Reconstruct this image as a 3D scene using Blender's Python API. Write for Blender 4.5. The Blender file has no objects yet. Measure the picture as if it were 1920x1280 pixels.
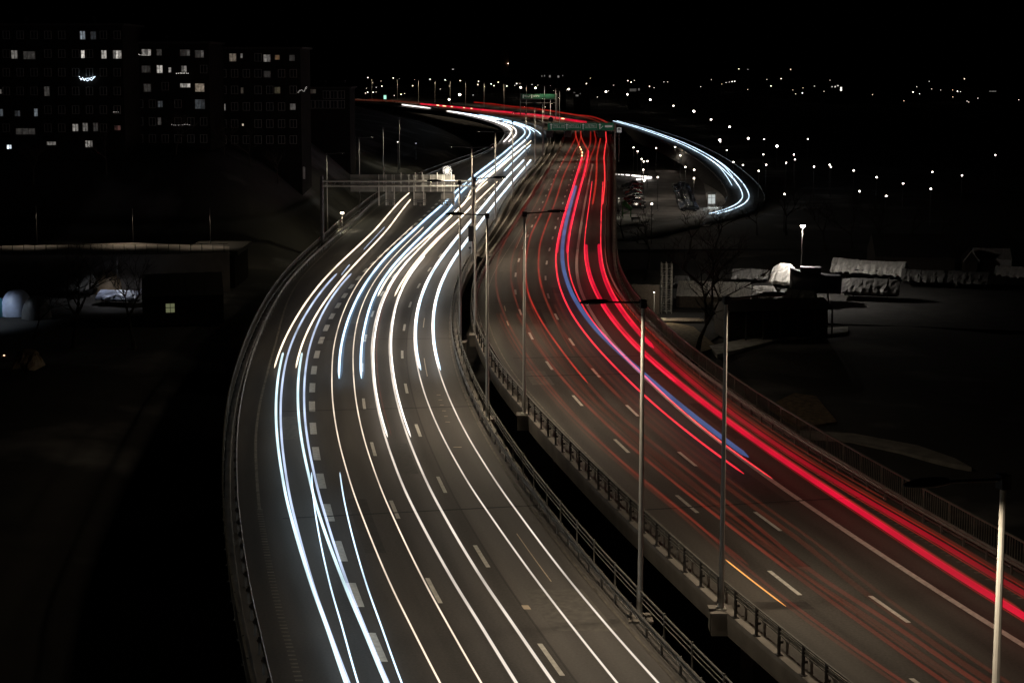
import bpy, bmesh, math, random
from mathutils import Vector, Matrix
random.seed(7)
S = bpy.context.scene
COL = S.collection
# ------------------------------------------------------------------ camera, sky, exposure
CAMZ = 23.5
FPX, PPY, HORY = 2800.0, 438.0, 119.0          # focal length, principal point, horizon (pixels of the 1920 wide photo)
PITCH = math.atan((PPY - HORY) / FPX)
CP, SP = math.cos(PITCH), math.sin(PITCH)
cam = bpy.data.cameras.new('camera'); camo = bpy.data.objects.new('camera', cam); COL.objects.link(camo)
camo.location = (0, 0, CAMZ); camo.rotation_euler = (math.pi / 2 - PITCH, 0, 0)
cam.sensor_width = 36; cam.lens = FPX / 1920 * 36; cam.shift_y = -(640 - PPY) / 1920
cam.clip_start = 0.5; cam.clip_end = 12000
S.camera = camo
W = bpy.data.worlds.new('World'); S.world = W; W.use_nodes = True
wn = W.node_tree.nodes; bg = wn['Background']
sky = wn.new('ShaderNodeTexSky'); sky.sky_type = 'NISHITA'; sky.sun_disc = False
sky.sun_elevation = math.radians(-5); sky.sun_rotation = math.radians(200)
W.node_tree.links.new(sky.outputs[0], bg.inputs[0]); bg.inputs[1].default_value = 0.0003
vs = S.view_settings; vs.view_transform = 'Standard'; vs.look = 'None'; vs.gamma = 1; vs.use_curve_mapping = False
vs.exposure = 0.0
S.render.engine = 'CYCLES'
cy = S.cycles; cy.use_denoising = True; cy.transparent_max_bounces = 32; cy.max_bounces = 5; cy.diffuse_bounces = 2
cy.glossy_bounces = 2; cy.sample_clamp_indirect = 4; cy.sample_clamp_direct = 0
LAMP_W = 670.0                                  # motorway luminaires
LAMP_C = (1.0, 0.82, 0.60)

# ------------------------------------------------------------------ helpers
def ray(px, py):
    cx, cyy = (px - 960) / FPX, -(py - PPY) / FPX
    return Vector((cx, CP + cyy * SP, -SP + cyy * CP))
def at(px, py, z=0.0):                           # where a sight line meets the level z
    d = ray(px, py); t = (z - CAMZ) / d.z
    return Vector((d.x * t, d.y * t, z))
def atY(px, py, Y):                              # where it meets the distance Y
    d = ray(px, py); t = Y / d.y
    return Vector((d.x * t, Y, CAMZ + d.z * t))
def tag(o, label=None, cat=None, group=None, kind=None):
    if label: o['label'] = label
    if cat: o['category'] = cat
    if group: o['group'] = group
    if kind: o['kind'] = kind
    return o
def empty(name, loc, label=None, cat=None, group=None, rz=0.0):
    o = bpy.data.objects.new(name, None); COL.objects.link(o)
    o.location = loc; o.rotation_euler = (0, 0, rz); o.empty_display_size = 0.3
    return tag(o, label, cat, group)
def obj(name, me, parent=None, loc=None, rz=None, mat=None):
    o = bpy.data.objects.new(name, me); COL.objects.link(o)
    if parent: o.parent = parent
    if loc is not None: o.location = loc
    if rz is not None: o.rotation_euler = (0, 0, rz)
    return o
def copy_tree(o, parent=None):
    c = o.copy(); COL.objects.link(c)
    if parent: c.parent = parent
    for ch in list(o.children): copy_tree(ch, c)
    return c
class MB:
    """collects shapes, then becomes one mesh"""
    def __init__(s): s.v = []; s.f = []; s.m = []; s.uv = []; s.mi = 0
    def face(s, idx, uv=None): s.f.append(idx); s.m.append(s.mi); s.uv.append(uv)
    def box(s, c, d, M=None):
        b = len(s.v); x, y, z = d[0] / 2, d[1] / 2, d[2] / 2
        for k in ((-x,-y,-z),(x,-y,-z),(x,y,-z),(-x,y,-z),(-x,-y,z),(x,-y,z),(x,y,z),(-x,y,z)):
            p = Vector(k)
            if M: p = M @ p
            s.v.append(p + Vector(c))
        for f in ((0,3,2,1),(4,5,6,7),(0,1,5,4),(1,2,6,5),(2,3,7,6),(3,0,4,7)): s.face([b + i for i in f])
    def bar(s, a, b, r0, r1=None, n=6):
        a, b = Vector(a), Vector(b); r1 = r0 if r1 is None else r1
        d = (b - a).normalized(); u = d.orthogonal().normalized(); w = d.cross(u); k = len(s.v)
        for p, r in ((a, r0), (b, r1)):
            for i in range(n):
                t = 2 * math.pi * i / n; s.v.append(p + (u * math.cos(t) + w * math.sin(t)) * r)
        for i in range(n): s.face([k + i, k + (i + 1) % n, k + n + (i + 1) % n, k + n + i])
        s.face([k + i for i in range(n)][::-1]); s.face([k + n + i for i in range(n)])
    def tube(s, pts, rx, rz=None, n=8, cap=True):
        rz = rx if rz is None else rz; k = len(s.v); N = len(pts)
        for i, p in enumerate(pts):
            p = Vector(p); t = Vector(pts[min(i + 1, N - 1)]) - Vector(pts[max(i - 1, 0)])
            h = Vector((t.y, -t.x, 0)).normalized()
            if h.length < .5: h = Vector((1, 0, 0))
            up = h.cross(t).normalized()
            if up.z < 0: up = -up
            a = rx[i] if isinstance(rx, list) else rx(i / (N - 1)) if callable(rx) else rx
            c = rz[i] if isinstance(rz, list) else rz(i / (N - 1)) if callable(rz) else rz
            for j in range(n):
                q = 2 * math.pi * j / n; s.v.append(p + h * math.cos(q) * a + up * math.sin(q) * c)
        for i in range(N - 1):
            for j in range(n):
                s.face([k + i*n + j, k + i*n + (j+1) % n, k + (i+1)*n + (j+1) % n, k + (i+1)*n + j])
        if cap: s.face([k + j for j in range(n)][::-1]); s.face([k + (N-1)*n + j for j in range(n)])
    def lathe(s, prof, c=(0,0,0), n=12):
        k = len(s.v)
        for r, z in prof:
            for j in range(n):
                q = 2 * math.pi * j / n; s.v.append(Vector((c[0] + r*math.cos(q), c[1] + r*math.sin(q), c[2] + z)))
        for i in range(len(prof) - 1):
            for j in range(n): s.face([k+i*n+j, k+i*n+(j+1)%n, k+(i+1)*n+(j+1)%n, k+(i+1)*n+j])
        s.face([k+j for j in range(n)][::-1]); s.face([k+(len(prof)-1)*n+j for j in range(n)])
    def sweep(s, rows, closed=False, uvs=None):
        k = len(s.v); n = len(rows[0])
        for r in rows: s.v += [Vector(p) for p in r]
        for i in range(len(rows) - 1):
            for j in range(n if closed else n - 1):
                q = [k+i*n+j, k+i*n+(j+1)%n, k+(i+1)*n+(j+1)%n, k+(i+1)*n+j]
                s.face(q, None if uvs is None else [uvs[i][j], uvs[i][(j+1)%n], uvs[i+1][(j+1)%n], uvs[i+1][j]])
        if closed: s.face([k+j for j in range(n)][::-1]); s.face([k+(len(rows)-1)*n+j for j in range(n)])
    def mesh(s, name, mats, smooth=False):
        me = bpy.data.meshes.new(name); me.from_pydata([tuple(v) for v in s.v], [], s.f)
        for m in (mats if isinstance(mats, (list, tuple)) else [mats]): me.materials.append(m)
        for i, p in enumerate(me.polygons):
            p.material_index = s.m[i]; p.use_smooth = smooth
        if any(u is not None for u in s.uv):
            l = me.uv_layers.new(name='UVMap'); k = 0
            for u, f in zip(s.uv, s.f):
                for j in range(len(f)): l.data[k].uv = u[j] if u else (0, 0); k += 1
        bm = bmesh.new(); bm.from_mesh(me); bmesh.ops.recalc_face_normals(bm, faces=bm.faces); bm.to_mesh(me); bm.free()
        return me
    def build(s, name, mats, parent=None, smooth=False, loc=None, rz=None):
        return obj(name, s.mesh(name, mats, smooth), parent, loc, rz)

# ------------------------------------------------------------------ materials
def mat(name, col, rough=.7, metal=0., var=.25, scale=3., bump=0., emit=None, est=0., spec=.5, stretch=None):
    m = bpy.data.materials.new(name); m.use_nodes = True; n = m.node_tree.nodes; l = m.node_tree.links
    b = n['Principled BSDF']; b.inputs['Roughness'].default_value = rough; b.inputs['Metallic'].default_value = metal
    b.inputs['Specular IOR Level'].default_value = spec
    tc = n.new('ShaderNodeTexCoord'); mp = n.new('ShaderNodeMapping'); l.new(tc.outputs['Object'], mp.inputs[0])
    if stretch: mp.inputs['Scale'].default_value = stretch
    nz = n.new('ShaderNodeTexNoise'); nz.inputs['Scale'].default_value = scale; nz.inputs['Detail'].default_value = 6
    l.new(mp.outputs[0], nz.inputs['Vector'])
    r = n.new('ShaderNodeValToRGB'); r.color_ramp.elements[0].position = .3; r.color_ramp.elements[1].position = .7
    r.color_ramp.elements[0].color = (*[c * (1 - var) for c in col], 1); r.color_ramp.elements[1].color = (*[min(1, c * (1 + var)) for c in col], 1)
    l.new(nz.outputs[0], r.inputs[0]); l.new(r.outputs[0], b.inputs['Base Color'])
    if bump:
        bp = n.new('ShaderNodeBump'); bp.inputs['Strength'].default_value = bump; bp.inputs['Distance'].default_value = .05
        l.new(nz.outputs[0], bp.inputs['Height']); l.new(bp.outputs[0], b.inputs['Normal'])
    if emit:
        b.inputs['Emission Color'].default_value = (*emit, 1); b.inputs['Emission Strength'].default_value = est
    return m
def glow(name, col, st):                         # something that only shines
    m = bpy.data.materials.new(name); m.use_nodes = True; n = m.node_tree.nodes; l = m.node_tree.links
    n.remove(n['Principled BSDF']); e = n.new('ShaderNodeEmission'); e.inputs[0].default_value = (*col, 1); e.inputs[1].default_value = st
    l.new(e.outputs[0], n['Material Output'].inputs[0]); return m
def veil(name, col, st):                         # faint light one can see through
    m = glow(name, col, st); n = m.node_tree.nodes; l = m.node_tree.links
    tc = n.new('ShaderNodeTexCoord'); z = n.new('ShaderNodeTexNoise'); z.inputs['Scale'].default_value = .16; z.inputs['Detail'].default_value = 3
    l.new(tc.outputs['Object'], z.inputs['Vector']); mr = n.new('ShaderNodeMapRange'); mr.inputs[1].default_value = .25; mr.inputs[2].default_value = .75; mr.inputs[3].default_value = .55 * st; mr.inputs[4].default_value = 1.45 * st
    l.new(z.outputs[0], mr.inputs[0]); l.new(mr.outputs[0], n['Emission'].inputs[1])       # the lamp never burns quite evenly along its way
    t = n.new('ShaderNodeBsdfTransparent'); a = n.new('ShaderNodeAddShader')
    l.new(n['Emission'].outputs[0], a.inputs[0]); l.new(t.outputs[0], a.inputs[1]); l.new(a.outputs[0], n['Material Output'].inputs[0])
    return m
def asphalt_mat(name, tint, seam):
    """u = metres across from the reference lane line, v = metres along"""
    m = bpy.data.materials.new(name); m.use_nodes = True; n = m.node_tree.nodes; l = m.node_tree.links
    b = n['Principled BSDF']; b.inputs['Roughness'].default_value = .62; b.inputs['Specular IOR Level'].default_value = .4
    uv = n.new('ShaderNodeUVMap'); sep = n.new('ShaderNodeSeparateXYZ'); l.new(uv.outputs[0], sep.inputs[0])
    def math_(op, a, bb=None):
        x = n.new('ShaderNodeMath'); x.operation = op
        for i, v in enumerate((a, bb)):
            if v is None: continue
            if isinstance(v, (int, float)): x.inputs[i].default_value = v
            else: l.new(v, x.inputs[i])
        return x.outputs[0]
    def noise(scale, sx, sy, det=5, off=0):
        mp = n.new('ShaderNodeMapping'); mp.inputs['Scale'].default_value = (sx, sy, 1); mp.inputs['Location'].default_value = (off, off, off)
        l.new(uv.outputs[0], mp.inputs[0]); z = n.new('ShaderNodeTexNoise'); z.inputs['Scale'].default_value = scale; z.inputs['Detail'].default_value = det
        l.new(mp.outputs[0], z.inputs['Vector']); return z.outputs[0]
    # wheel tracks: two polished bands in each 3.5 m lane
    ph = math_('MULTIPLY', math_('ADD', sep.outputs[0], .9), 2 * math.pi / 1.75)
    tr = math_('MULTIPLY', math_('COSINE', ph), .16)
    big = math_('MULTIPLY', math_('SUBTRACT', noise(1, .35, .02, 4), .5), 1.1)
    pat = math_('MULTIPLY', math_('SUBTRACT', noise(1, .9, .10, 6, 9), .5), 1.0)
    grain = math_('MULTIPLY', math_('SUBTRACT', noise(9, 1, 1, 3, 4), .5), .9)
    side = math_('MULTIPLY', math_('GREATER_THAN', sep.outputs[0], seam), .38)      # newer, paler surfacing past the seam
    sm = math_('LESS_THAN', math_('ABSOLUTE', math_('SUBTRACT', sep.outputs[0], seam)), .05)
    tot = math_('ADD', math_('ADD', math_('ADD', 1.0, tr), math_('ADD', big, pat)), math_('ADD', side, grain))
    tot = math_('MULTIPLY', tot, math_('SUBTRACT', 1.0, math_('MULTIPLY', sm, .45)))
    tot = math_('MAXIMUM', tot, .35)
    mx = n.new('ShaderNodeMix'); mx.data_type = 'RGBA'; mx.blend_type = 'MULTIPLY'; mx.inputs[0].default_value = 1
    mx.inputs[6].default_value = (*tint, 1); cmb = n.new('ShaderNodeCombineColor')
    for i in range(3): l.new(tot, cmb.inputs[i])
    l.new(cmb.outputs[0], mx.inputs[7]); l.new(mx.outputs[2], b.inputs['Base Color'])
    rg = math_('ADD', .55, math_('MULTIPLY', noise(1, .6, .05, 3, 2), .25)); l.new(rg, b.inputs['Roughness'])
    bp = n.new('ShaderNodeBump'); bp.inputs['Strength'].default_value = .35; bp.inputs['Distance'].default_value = .01
    l.new(noise(14, 1, 1, 4), bp.inputs['Height']); l.new(bp.outputs[0], b.inputs['Normal'])
    return m
M = {}
M['asphaltL'] = asphalt_mat('asphalt inbound', (.058, .053, .048), .35)
M['asphaltR'] = asphalt_mat('asphalt outbound', (.062, .057, .050), 9.)
M['asphaltX'] = mat('asphalt side road', (.05, .048, .045), .8, var=.3, scale=.6)
M['faded'] = mat('worn road paint', (.15, .135, .11), .7, var=.5, scale=2)
M['paint'] = mat('road paint', (.48, .465, .42), .6, var=.22, scale=4)
M['rumble'] = mat('rumble paint', (.45, .37, .27), .7, var=.2)
M['patch'] = mat('dark asphalt patch', (.030, .027, .024), .7, var=.3, scale=3)
M['patchl'] = mat('pale asphalt patch', (.085, .078, .068), .7, var=.3, scale=3)
M['joint'] = mat('joint rubber', (.015, .015, .015), .8)
M['concrete'] = mat('concrete', (.22, .20, .175), .85, var=.3, scale=.7, bump=.2)
M['fascia'] = mat('weathered concrete', (.16, .145, .125), .9, var=.35, scale=.5, bump=.2)
M['galv'] = mat('galvanised steel', (.21, .20, .185), .5, .6, var=.2, scale=2)
M['pole'] = mat('pole steel', (.36, .35, .32), .5, .1, var=.08, scale=2)
M['dsteel'] = mat('dark steel', (.045, .042, .04), .5, .4, var=.3)
M['fencesteel'] = mat('weathered fence steel', (.13, .125, .11), .5, .3, var=.25)
M['black'] = mat('black housing', (.012, .012, .012), .5)
M['lens'] = glow('luminaire glass', (1, .82, .6), 30)
M['green'] = mat('green sheeting with added glow', (.012, .16, .085), .45, var=.1, emit=(.0, .10, .05), est=.12)  # weak emission stands in for headlights shining back off the sheeting
M['greenfar'] = mat('green sheeting with added glow far', (.006, .06, .03), .5, var=.1, emit=(.0, .10, .05), est=.03)  # darker copy of the sheeting, its painted-in glow fainter for the distant sign
M['greenback'] = mat('grey sign back', (.30, .285, .25), .55, .2, var=.25, scale=1.2)
M['signwhite'] = mat('white lettering with added glow', (.75, .75, .72), .5, var=.05, emit=(.6, .75, .68), est=.11)  # letters emit a little too, in place of reflected headlights
M['facade'] = mat('dark brick facade', (.018, .016, .014), .95, var=.25, scale=.4, spec=.05)
M['roof'] = mat('dark roof', (.025, .023, .02), .8, var=.3)
M['frame'] = mat('window frame', (.35, .34, .32), .6)
M['glassdark'] = mat('dark glass', (.02, .022, .025), .12, spec=.6)
M['earth'] = None
M['snow'] = mat('old snow', (.55, .54, .52), .9, var=.35, scale=.8, bump=.3)
M['bark'] = mat('bark', (.045, .036, .028), .95, var=.35, scale=6, bump=.5)
M['tarp'] = mat('white tarpaulin', (.62, .60, .57), .28, var=.2, scale=1.2, bump=.9, stretch=(3, .6, 1))
M['tarpg'] = mat('grey tarpaulin', (.12, .117, .112), .45, var=.3, scale=1.2, bump=.9, stretch=(3, .6, 1))
M['tarpb'] = mat('blue white tarpaulin', (.50, .56, .72), .4, var=.2, scale=1.2, bump=.8)
M['tarpbr'] = mat('brown tarpaulin', (.34, .25, .16), .55, var=.3, scale=1.5, bump=.8)
M['teal'] = mat('teal tarpaulin', (.05, .20, .24), .5)
M['hull'] = mat('dark hull', (.03, .03, .035), .4)
M['wood'] = mat('tarred timber', (.05, .038, .028), .85, var=.35, scale=4)
M['hopper'] = mat('green painted steel', (.06, .17, .05), .6, var=.2)
M['tyre'] = mat('tyre rubber', (.02, .02, .02), .9)
M['carglass'] = mat('car glass', (.02, .022, .025), .08, spec=.8)
M['chrome'] = mat('headlamp', (.7, .7, .7), .12, .9)
M['tail'] = mat('tail lamp', (.35, .02, .02), .25)
for k, c in (('car0', (.03, .03, .035)), ('car1', (.25, .25, .26)), ('car2', (.08, .10, .15)), ('car3', (.45, .45, .45)), ('car4', (.18, .03, .03))):
    M[k] = mat('car paint ' + k[-1], c, .25, .3, var=.05)
# light trails
M['t_warm'] = veil('warm headlight trail', (1, .82, .62), 0.92)
M['t_thin'] = veil('thin warm headlight trail', (1, .82, .64), 0.58)
M['t_dim'] = veil('dimmer warm headlight trail', (1, .88, .76), 0.42)
M['t_white'] = veil('white headlight trail', (1, .93, .87), 1.00)
M['t_blue'] = veil('blue white headlight trail', (.62, .82, 1), 0.98)
M['t_pale'] = veil('pale blue headlight trail', (.62, .74, 1), 0.50)
M['t_cyan'] = veil('cyan white headlight trail', (.70, .93, 1), 0.66)
M['v_blue'] = veil('painted blue halo', (.25, .50, .85), .10)  # painted halo: wider see-through glow wrapped round the broad blue trails
M['t_red'] = veil('red tail light trail', (1, .028, .05), 0.59)
M['v_red'] = veil('clear red tail light trail', (1, .002, .045), .31)
M['v_dark'] = veil('deep red tail light trail', (1, .003, .035), .13)
M['v_redo'] = veil('orange red tail light trail', (1, .05, .03), .17)
M['v_mid'] = veil('middling red tail light trail', (1, .035, .025), .105)
M['v_faint'] = veil('faint red tail light trail', (1, .10, .05), .032)
M['v_ghost'] = veil('ghostly red tail light trail', (1, .14, .06), .015)
M['v_ribbon'] = veil('blue ribbon of light', (.11, .26, .66), .18)
M['t_amber'] = veil('amber indicator trail', (1, .42, .10), 0.59)
M['t_blink'] = veil('blinking indicator', (1, .72, .35), 1.36)
# surveyed lane lines and light trails (metres)
REF_Y=[10.0,10.7,11.5,12.3,13.2,14.1,15.1,16.2,17.3,18.6,19.9,21.3,22.8,24.4,26.2,28.1,30.0,32.2,34.5,36.9,39.6,42.4,45.4,48.6,52.1,55.8,59.8,64.0,68.6,73.5,78.7,84.3,90.3,96.7,103.6,111.0,118.9,127.4,136.4,146.1,156.5,167.7,179.6,192.4,206.1,220.8,236.5,253.3,271.3,290.7,311.4,333.5,357.3,382.7,409.9,439.1,470.4,503.9,539.7,578.2,619.3,663.4,710.6,761.2,815.4,873.4,935.6,1002.2,1073.6,1150.0]
REF_L=[16.87,16.60,16.31,16.00,15.66,15.30,14.91,14.50,14.06,13.60,13.11,12.60,12.05,11.47,10.86,10.22,9.55,8.84,8.09,7.30,6.48,5.62,4.73,3.80,2.84,1.86,0.84,-0.20,-1.26,-2.32,-3.38,-4.41,-5.43,-6.41,-7.33,-8.16,-8.88,-9.43,-9.81,-10.00,-9.94,-9.59,-8.98,-8.20,-7.36,-6.58,-5.84,-5.04,-4.07,-2.83,-1.27,0.49,2.23,3.71,4.89,5.89,6.78,7.10,5.97,2.63,-2.88,-10.13,-20.04,-34.01,-51.94,-73.09,-97.65,-125.76,-156.68,-190.03]
REF_R=[34.76,34.46,34.15,33.81,33.44,33.04,32.62,32.18,31.71,31.21,30.68,30.11,29.52,28.89,28.23,27.52,26.78,26.00,25.18,24.31,23.41,22.47,21.48,20.45,19.37,18.26,17.12,15.97,14.79,13.58,12.35,11.11,9.89,8.71,7.60,6.57,5.65,4.86,4.23,3.79,3.63,3.81,4.30,5.00,5.80,6.67,7.64,8.70,9.86,11.12,12.46,13.90,15.47,17.14,18.77,20.28,21.87,23.85,25.70,25.50,20.53,10.15,-4.76,-22.73,-42.26,-63.22,-86.76,-113.92,-144.95,-179.99]
TR={
'T1a':('L',0.65,[(111,-9.75),(123,-9.78),(136,-9.83),(151,-9.99),(167,-10.30),(185,-10.78),(205,-11.53),(227,-12.55),(252,-13.49),(265,-13.80)]),
'T1b':('L',0.65,[(111,-8.13),(123,-8.17),(136,-8.15),(151,-8.16),(167,-8.41),(185,-8.97),(205,-9.84),(227,-10.96),(252,-12.02)]),
'T2a':('L',0.65,[(36,-8.28),(55,-8.32),(75,-8.52),(84,-8.63),(93,-8.74),(103,-8.87),(114,-9.01),(126,-9.10),(139,-9.16),(154,-9.28),(162,-9.37)]),
'T2b':('L',0.65,[(36,-6.86),(55,-6.90),(66,-6.91),(74,-6.95),(82,-7.04),(91,-7.16),(101,-7.27),(112,-7.40),(125,-7.55),(138,-7.67),(154,-7.76),(162,-7.78)]),
'T3a':('L',0.65,[(36,-8.41),(53,-8.41),(59,-8.40),(66,-8.51),(73,-8.65),(81,-8.80),(90,-8.97),(100,-9.15),(111,-9.35),(117,-9.45)]),
'T3b':('L',0.65,[(36,-6.97),(53,-6.97),(59,-6.98),(66,-7.08),(73,-7.22),(81,-7.34),(90,-7.51),(100,-7.68),(111,-7.86),(117,-7.95)]),
'T4a':('L',0.65,[(36,-7.98),(53,-7.98),(59,-7.78),(66,-7.62),(74,-7.42),(82,-7.17)]),
'T4b':('L',0.65,[(36,-6.41),(53,-6.41),(59,-6.22),(66,-6.05),(74,-5.84),(82,-5.60)]),
'T5a':('L',0.62,[(36,-5.01),(53,-5.01),(59,-5.03),(65,-5.06),(72,-5.09),(80,-5.16),(89,-5.25),(98,-5.31),(109,-5.39),(120,-5.54),(133,-5.74),(148,-6.01),(163,-6.34),(181,-6.63),(200,-6.86),(211,-6.95)]),
'T5b':('L',0.62,[(36,-3.53),(53,-3.53),(59,-3.53),(65,-3.54),(72,-3.57),(80,-3.63),(88,-3.69),(98,-3.73),(108,-3.79),(120,-3.95),(133,-4.20),(147,-4.44),(163,-4.70),(180,-4.98),(199,-5.18),(209,-5.23)]),
'T6a':('L',0.70,[(107,-4.85),(118,-4.92),(131,-5.02),(145,-5.16),(161,-5.42),(178,-5.77),(197,-5.98),(219,-6.04),(242,-5.73),(268,-5.70),(297,-5.82),(329,-6.09),(364,-6.08),(404,-5.41),(447,-4.20),(495,-2.83),(548,-2.85),(607,-4.55),(673,-6.69),(708,-8.33)]),
'T6b':('L',0.70,[(107,-3.23),(118,-3.27),(130,-3.37),(144,-3.59),(159,-3.79),(176,-3.96),(195,-4.11),(215,-4.20),(238,-4.01),(263,-4.67),(291,-4.57),(322,-4.28),(356,-4.25),(394,-4.04),(435,-2.69),(481,-1.40),(532,-1.12),(589,-3.08),(651,-5.85),(684,-7.00)]),
'T7a':('L',0.65,[(90,-2.25),(100,-2.27),(111,-2.27),(123,-2.32),(137,-2.43),(152,-2.58),(168,-2.74),(177,-2.83)]),
'T7b':('L',0.65,[(90,-0.84),(100,-0.83),(111,-0.84),(123,-0.91),(136,-1.03),(151,-1.17),(168,-1.26),(177,-1.30)]),
'T8a':('L',0.60,[(36,-2.26),(53,-2.26),(59,-2.23),(66,-2.27),(73,-2.33),(80,-2.38),(89,-2.38),(99,-2.36),(110,-2.37),(121,-2.47),(135,-2.60),(149,-2.75),(165,-2.84),(183,-2.84),(203,-2.88),(225,-2.78),(250,-2.43),(277,-2.04),(291,-1.88)]),
'T8b':('L',0.60,[(36,-0.91),(53,-0.91),(59,-0.91),(66,-0.96),(73,-0.99),(80,-1.01),(89,-1.00),(99,-0.97),(110,-0.97),(121,-1.03),(135,-1.12),(149,-1.29),(165,-1.45),(183,-1.54),(203,-1.50),(225,-1.15),(250,-0.55),(277,-0.14),(291,-0.01)]),
'T9a':('L',0.65,[(146,-3.27),(162,-3.44),(180,-3.44),(199,-3.26),(221,-2.93),(244,-2.37),(271,-3.26),(300,-3.93),(333,-4.33),(369,-4.26),(409,-3.46),(453,-2.08)]),
'T9b':('L',0.65,[(146,-1.61),(161,-1.64),(178,-1.75),(197,-1.74),(219,-1.15),(242,-0.92),(268,-2.35),(296,-2.63),(328,-2.74),(363,-2.80),(402,-1.91),(445,-0.33)]),
'T10a':('L',0.68,[(110,1.23),(122,1.16),(135,1.13),(149,1.13),(165,1.06),(183,0.93),(203,0.80),(225,0.93),(249,1.25),(275,1.37),(305,1.15),(337,0.91),(355,0.83)]),
'T10b':('L',0.68,[(110,2.70),(122,2.67),(135,2.65),(149,2.66),(165,2.61),(183,2.48),(203,2.39),(225,2.47),(249,2.79),(275,3.07),(305,2.98),(337,2.63),(355,2.47)]),
'T11a':('L',0.60,[(36,1.37),(53,1.37),(59,1.37),(66,1.37),(73,1.32),(81,1.21),(90,1.13),(100,1.08),(111,1.04),(124,0.98),(138,0.96),(145,0.97)]),
'T11b':('L',0.60,[(36,2.85),(53,2.85),(59,2.80),(66,2.80),(73,2.80),(81,2.75),(90,2.68),(100,2.65),(111,2.59),(124,2.54),(138,2.54),(145,2.56)]),
'T12a':('L',0.65,[(436,-8.38),(491,-7.54),(554,-7.49),(588,-7.64)]),
'T12b':('L',0.65,[(438,-6.89),(490,-5.78),(549,-5.77),(581,-6.48)]),
'T13a':('L',0.70,[(285,-3.17),(319,-3.19),(356,-3.29),(398,-2.22),(420,-1.36)]),
'T13b':('L',0.70,[(317,-0.90),(356,-1.31),(399,-0.73),(422,0.01)]),
'T14a':('L',0.65,[(497,0.52),(560,-1.35),(631,-4.31)]),
'T14b':('L',0.65,[(483,2.33),(539,0.46),(602,-0.81),(673,-3.06)]),
'T15a':('L',0.70,[(501,-7.11),(556,-7.53),(617,-7.83),(685,-8.01),(721,-8.57)]),
'T16a':('L',0.80,[(761,-6.91),(806,-5.21),(830,-3.82)]),
'S1a':('R',0.80,[(66,-4.52),(73,-4.63),(81,-4.81),(90,-4.84),(99,-4.81),(109,-4.82),(121,-4.89),(134,-5.04),(148,-5.22),(163,-5.42),(180,-5.70),(199,-5.82),(220,-5.73),(243,-5.67),(269,-5.79),(283,-5.89)]),
'S1b':('R',0.80,[(65,-3.08),(72,-3.17),(80,-3.27),(89,-3.40),(98,-3.46),(108,-3.46),(120,-3.48),(133,-3.51),(147,-3.59),(162,-3.81),(180,-4.07),(199,-4.10),(220,-4.06),(243,-4.12),(269,-4.25),(283,-4.32)]),
'S5a':('R',0.80,[(36,-4.43),(53,-4.43),(59,-4.71),(66,-4.78),(73,-4.58),(81,-4.72),(89,-4.92),(99,-5.04),(110,-5.13),(122,-5.24),(135,-5.41)]),
'S5b':('R',0.80,[(36,-3.02),(62,-3.02),(69,-3.09),(76,-3.19),(84,-3.26),(94,-3.36),(104,-3.46),(115,-3.58),(128,-3.76),(135,-3.87)]),
'S2a':('R',0.80,[(36,-1.83),(53,-1.83),(59,-1.85),(65,-2.11),(72,-1.86),(79,-1.71),(88,-1.83),(97,-2.05),(108,-1.92),(119,-1.87),(132,-1.99),(146,-2.12),(161,-2.18),(179,-2.45),(198,-2.77),(219,-2.62),(242,-2.52),(268,-2.69),(297,-2.93),(329,-2.99),(364,-2.91),(402,-2.66),(445,-2.00),(469,-1.61)]),
'S2b':('R',0.80,[(36,-1.10),(63,-1.10),(69,-0.77),(77,-0.76),(85,-0.74),(94,-0.73),(104,-0.69),(115,-0.66),(127,-0.67),(141,-0.62),(155,-0.68),(172,-0.88),(190,-1.19),(210,-1.18),(233,-1.06),(257,-1.11),(285,-1.35),(315,-1.39),(348,-1.24),(385,-1.20),(426,-0.50),(471,-0.12)]),
'S6a':('R',0.80,[(115,-2.47),(128,-2.30),(143,-2.22),(150,-2.20)]),
'S6b':('R',0.80,[(115,-1.19),(128,-0.82),(143,-0.62),(159,-0.59)]),
'S3a':('R',0.85,[(81,1.04),(89,1.00),(99,1.03),(109,1.09),(120,1.08),(133,1.09),(147,1.19),(163,1.22),(180,1.06),(199,0.97),(220,1.00),(243,1.07),(269,1.14),(297,1.17),(328,1.20),(363,1.15)]),
'S3b':('R',0.85,[(80,2.20),(89,2.22),(99,2.41),(109,2.60),(121,2.55),(134,2.53),(148,2.62),(164,2.60),(182,2.47),(201,2.40),(222,2.46),(246,2.54),(273,2.61),(302,2.70),(334,2.73),(370,2.56),(389,2.41)]),
'BLUE':('R',1.00,[(84,2.38),(93,2.47),(104,2.51),(115,2.40),(127,2.16),(141,2.09),(156,2.07),(173,1.88),(192,1.66),(212,1.59),(235,1.62),(261,1.66),(275,1.69)]),
'S4a':('R',0.85,[(36,3.70),(59,3.70),(66,3.87),(73,4.08),(81,4.22),(89,4.30),(99,4.37),(109,4.35),(121,4.31),(134,4.42),(148,4.62),(164,4.69),(182,4.59),(201,4.57),(223,4.66),(247,4.70),(273,4.68),(288,4.66)]),
'S4b':('R',0.85,[(36,5.42),(62,5.42),(69,5.52),(76,5.43),(84,5.32),(93,5.37),(103,5.53),(115,5.68),(127,5.81),(141,6.05),(156,6.30),(172,6.40),(191,6.40),(211,6.45),(234,6.49),(259,6.52),(287,6.54)]),
'S7a':('R',0.85,[(240,5.13),(266,5.27),(296,5.25),(329,5.07),(366,4.77),(407,4.97),(452,5.82)]),
'S7b':('R',0.85,[(240,6.74),(266,6.91),(295,6.96),(328,6.80),(364,6.52),(405,6.75),(449,7.54),(499,7.74)]),
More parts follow.
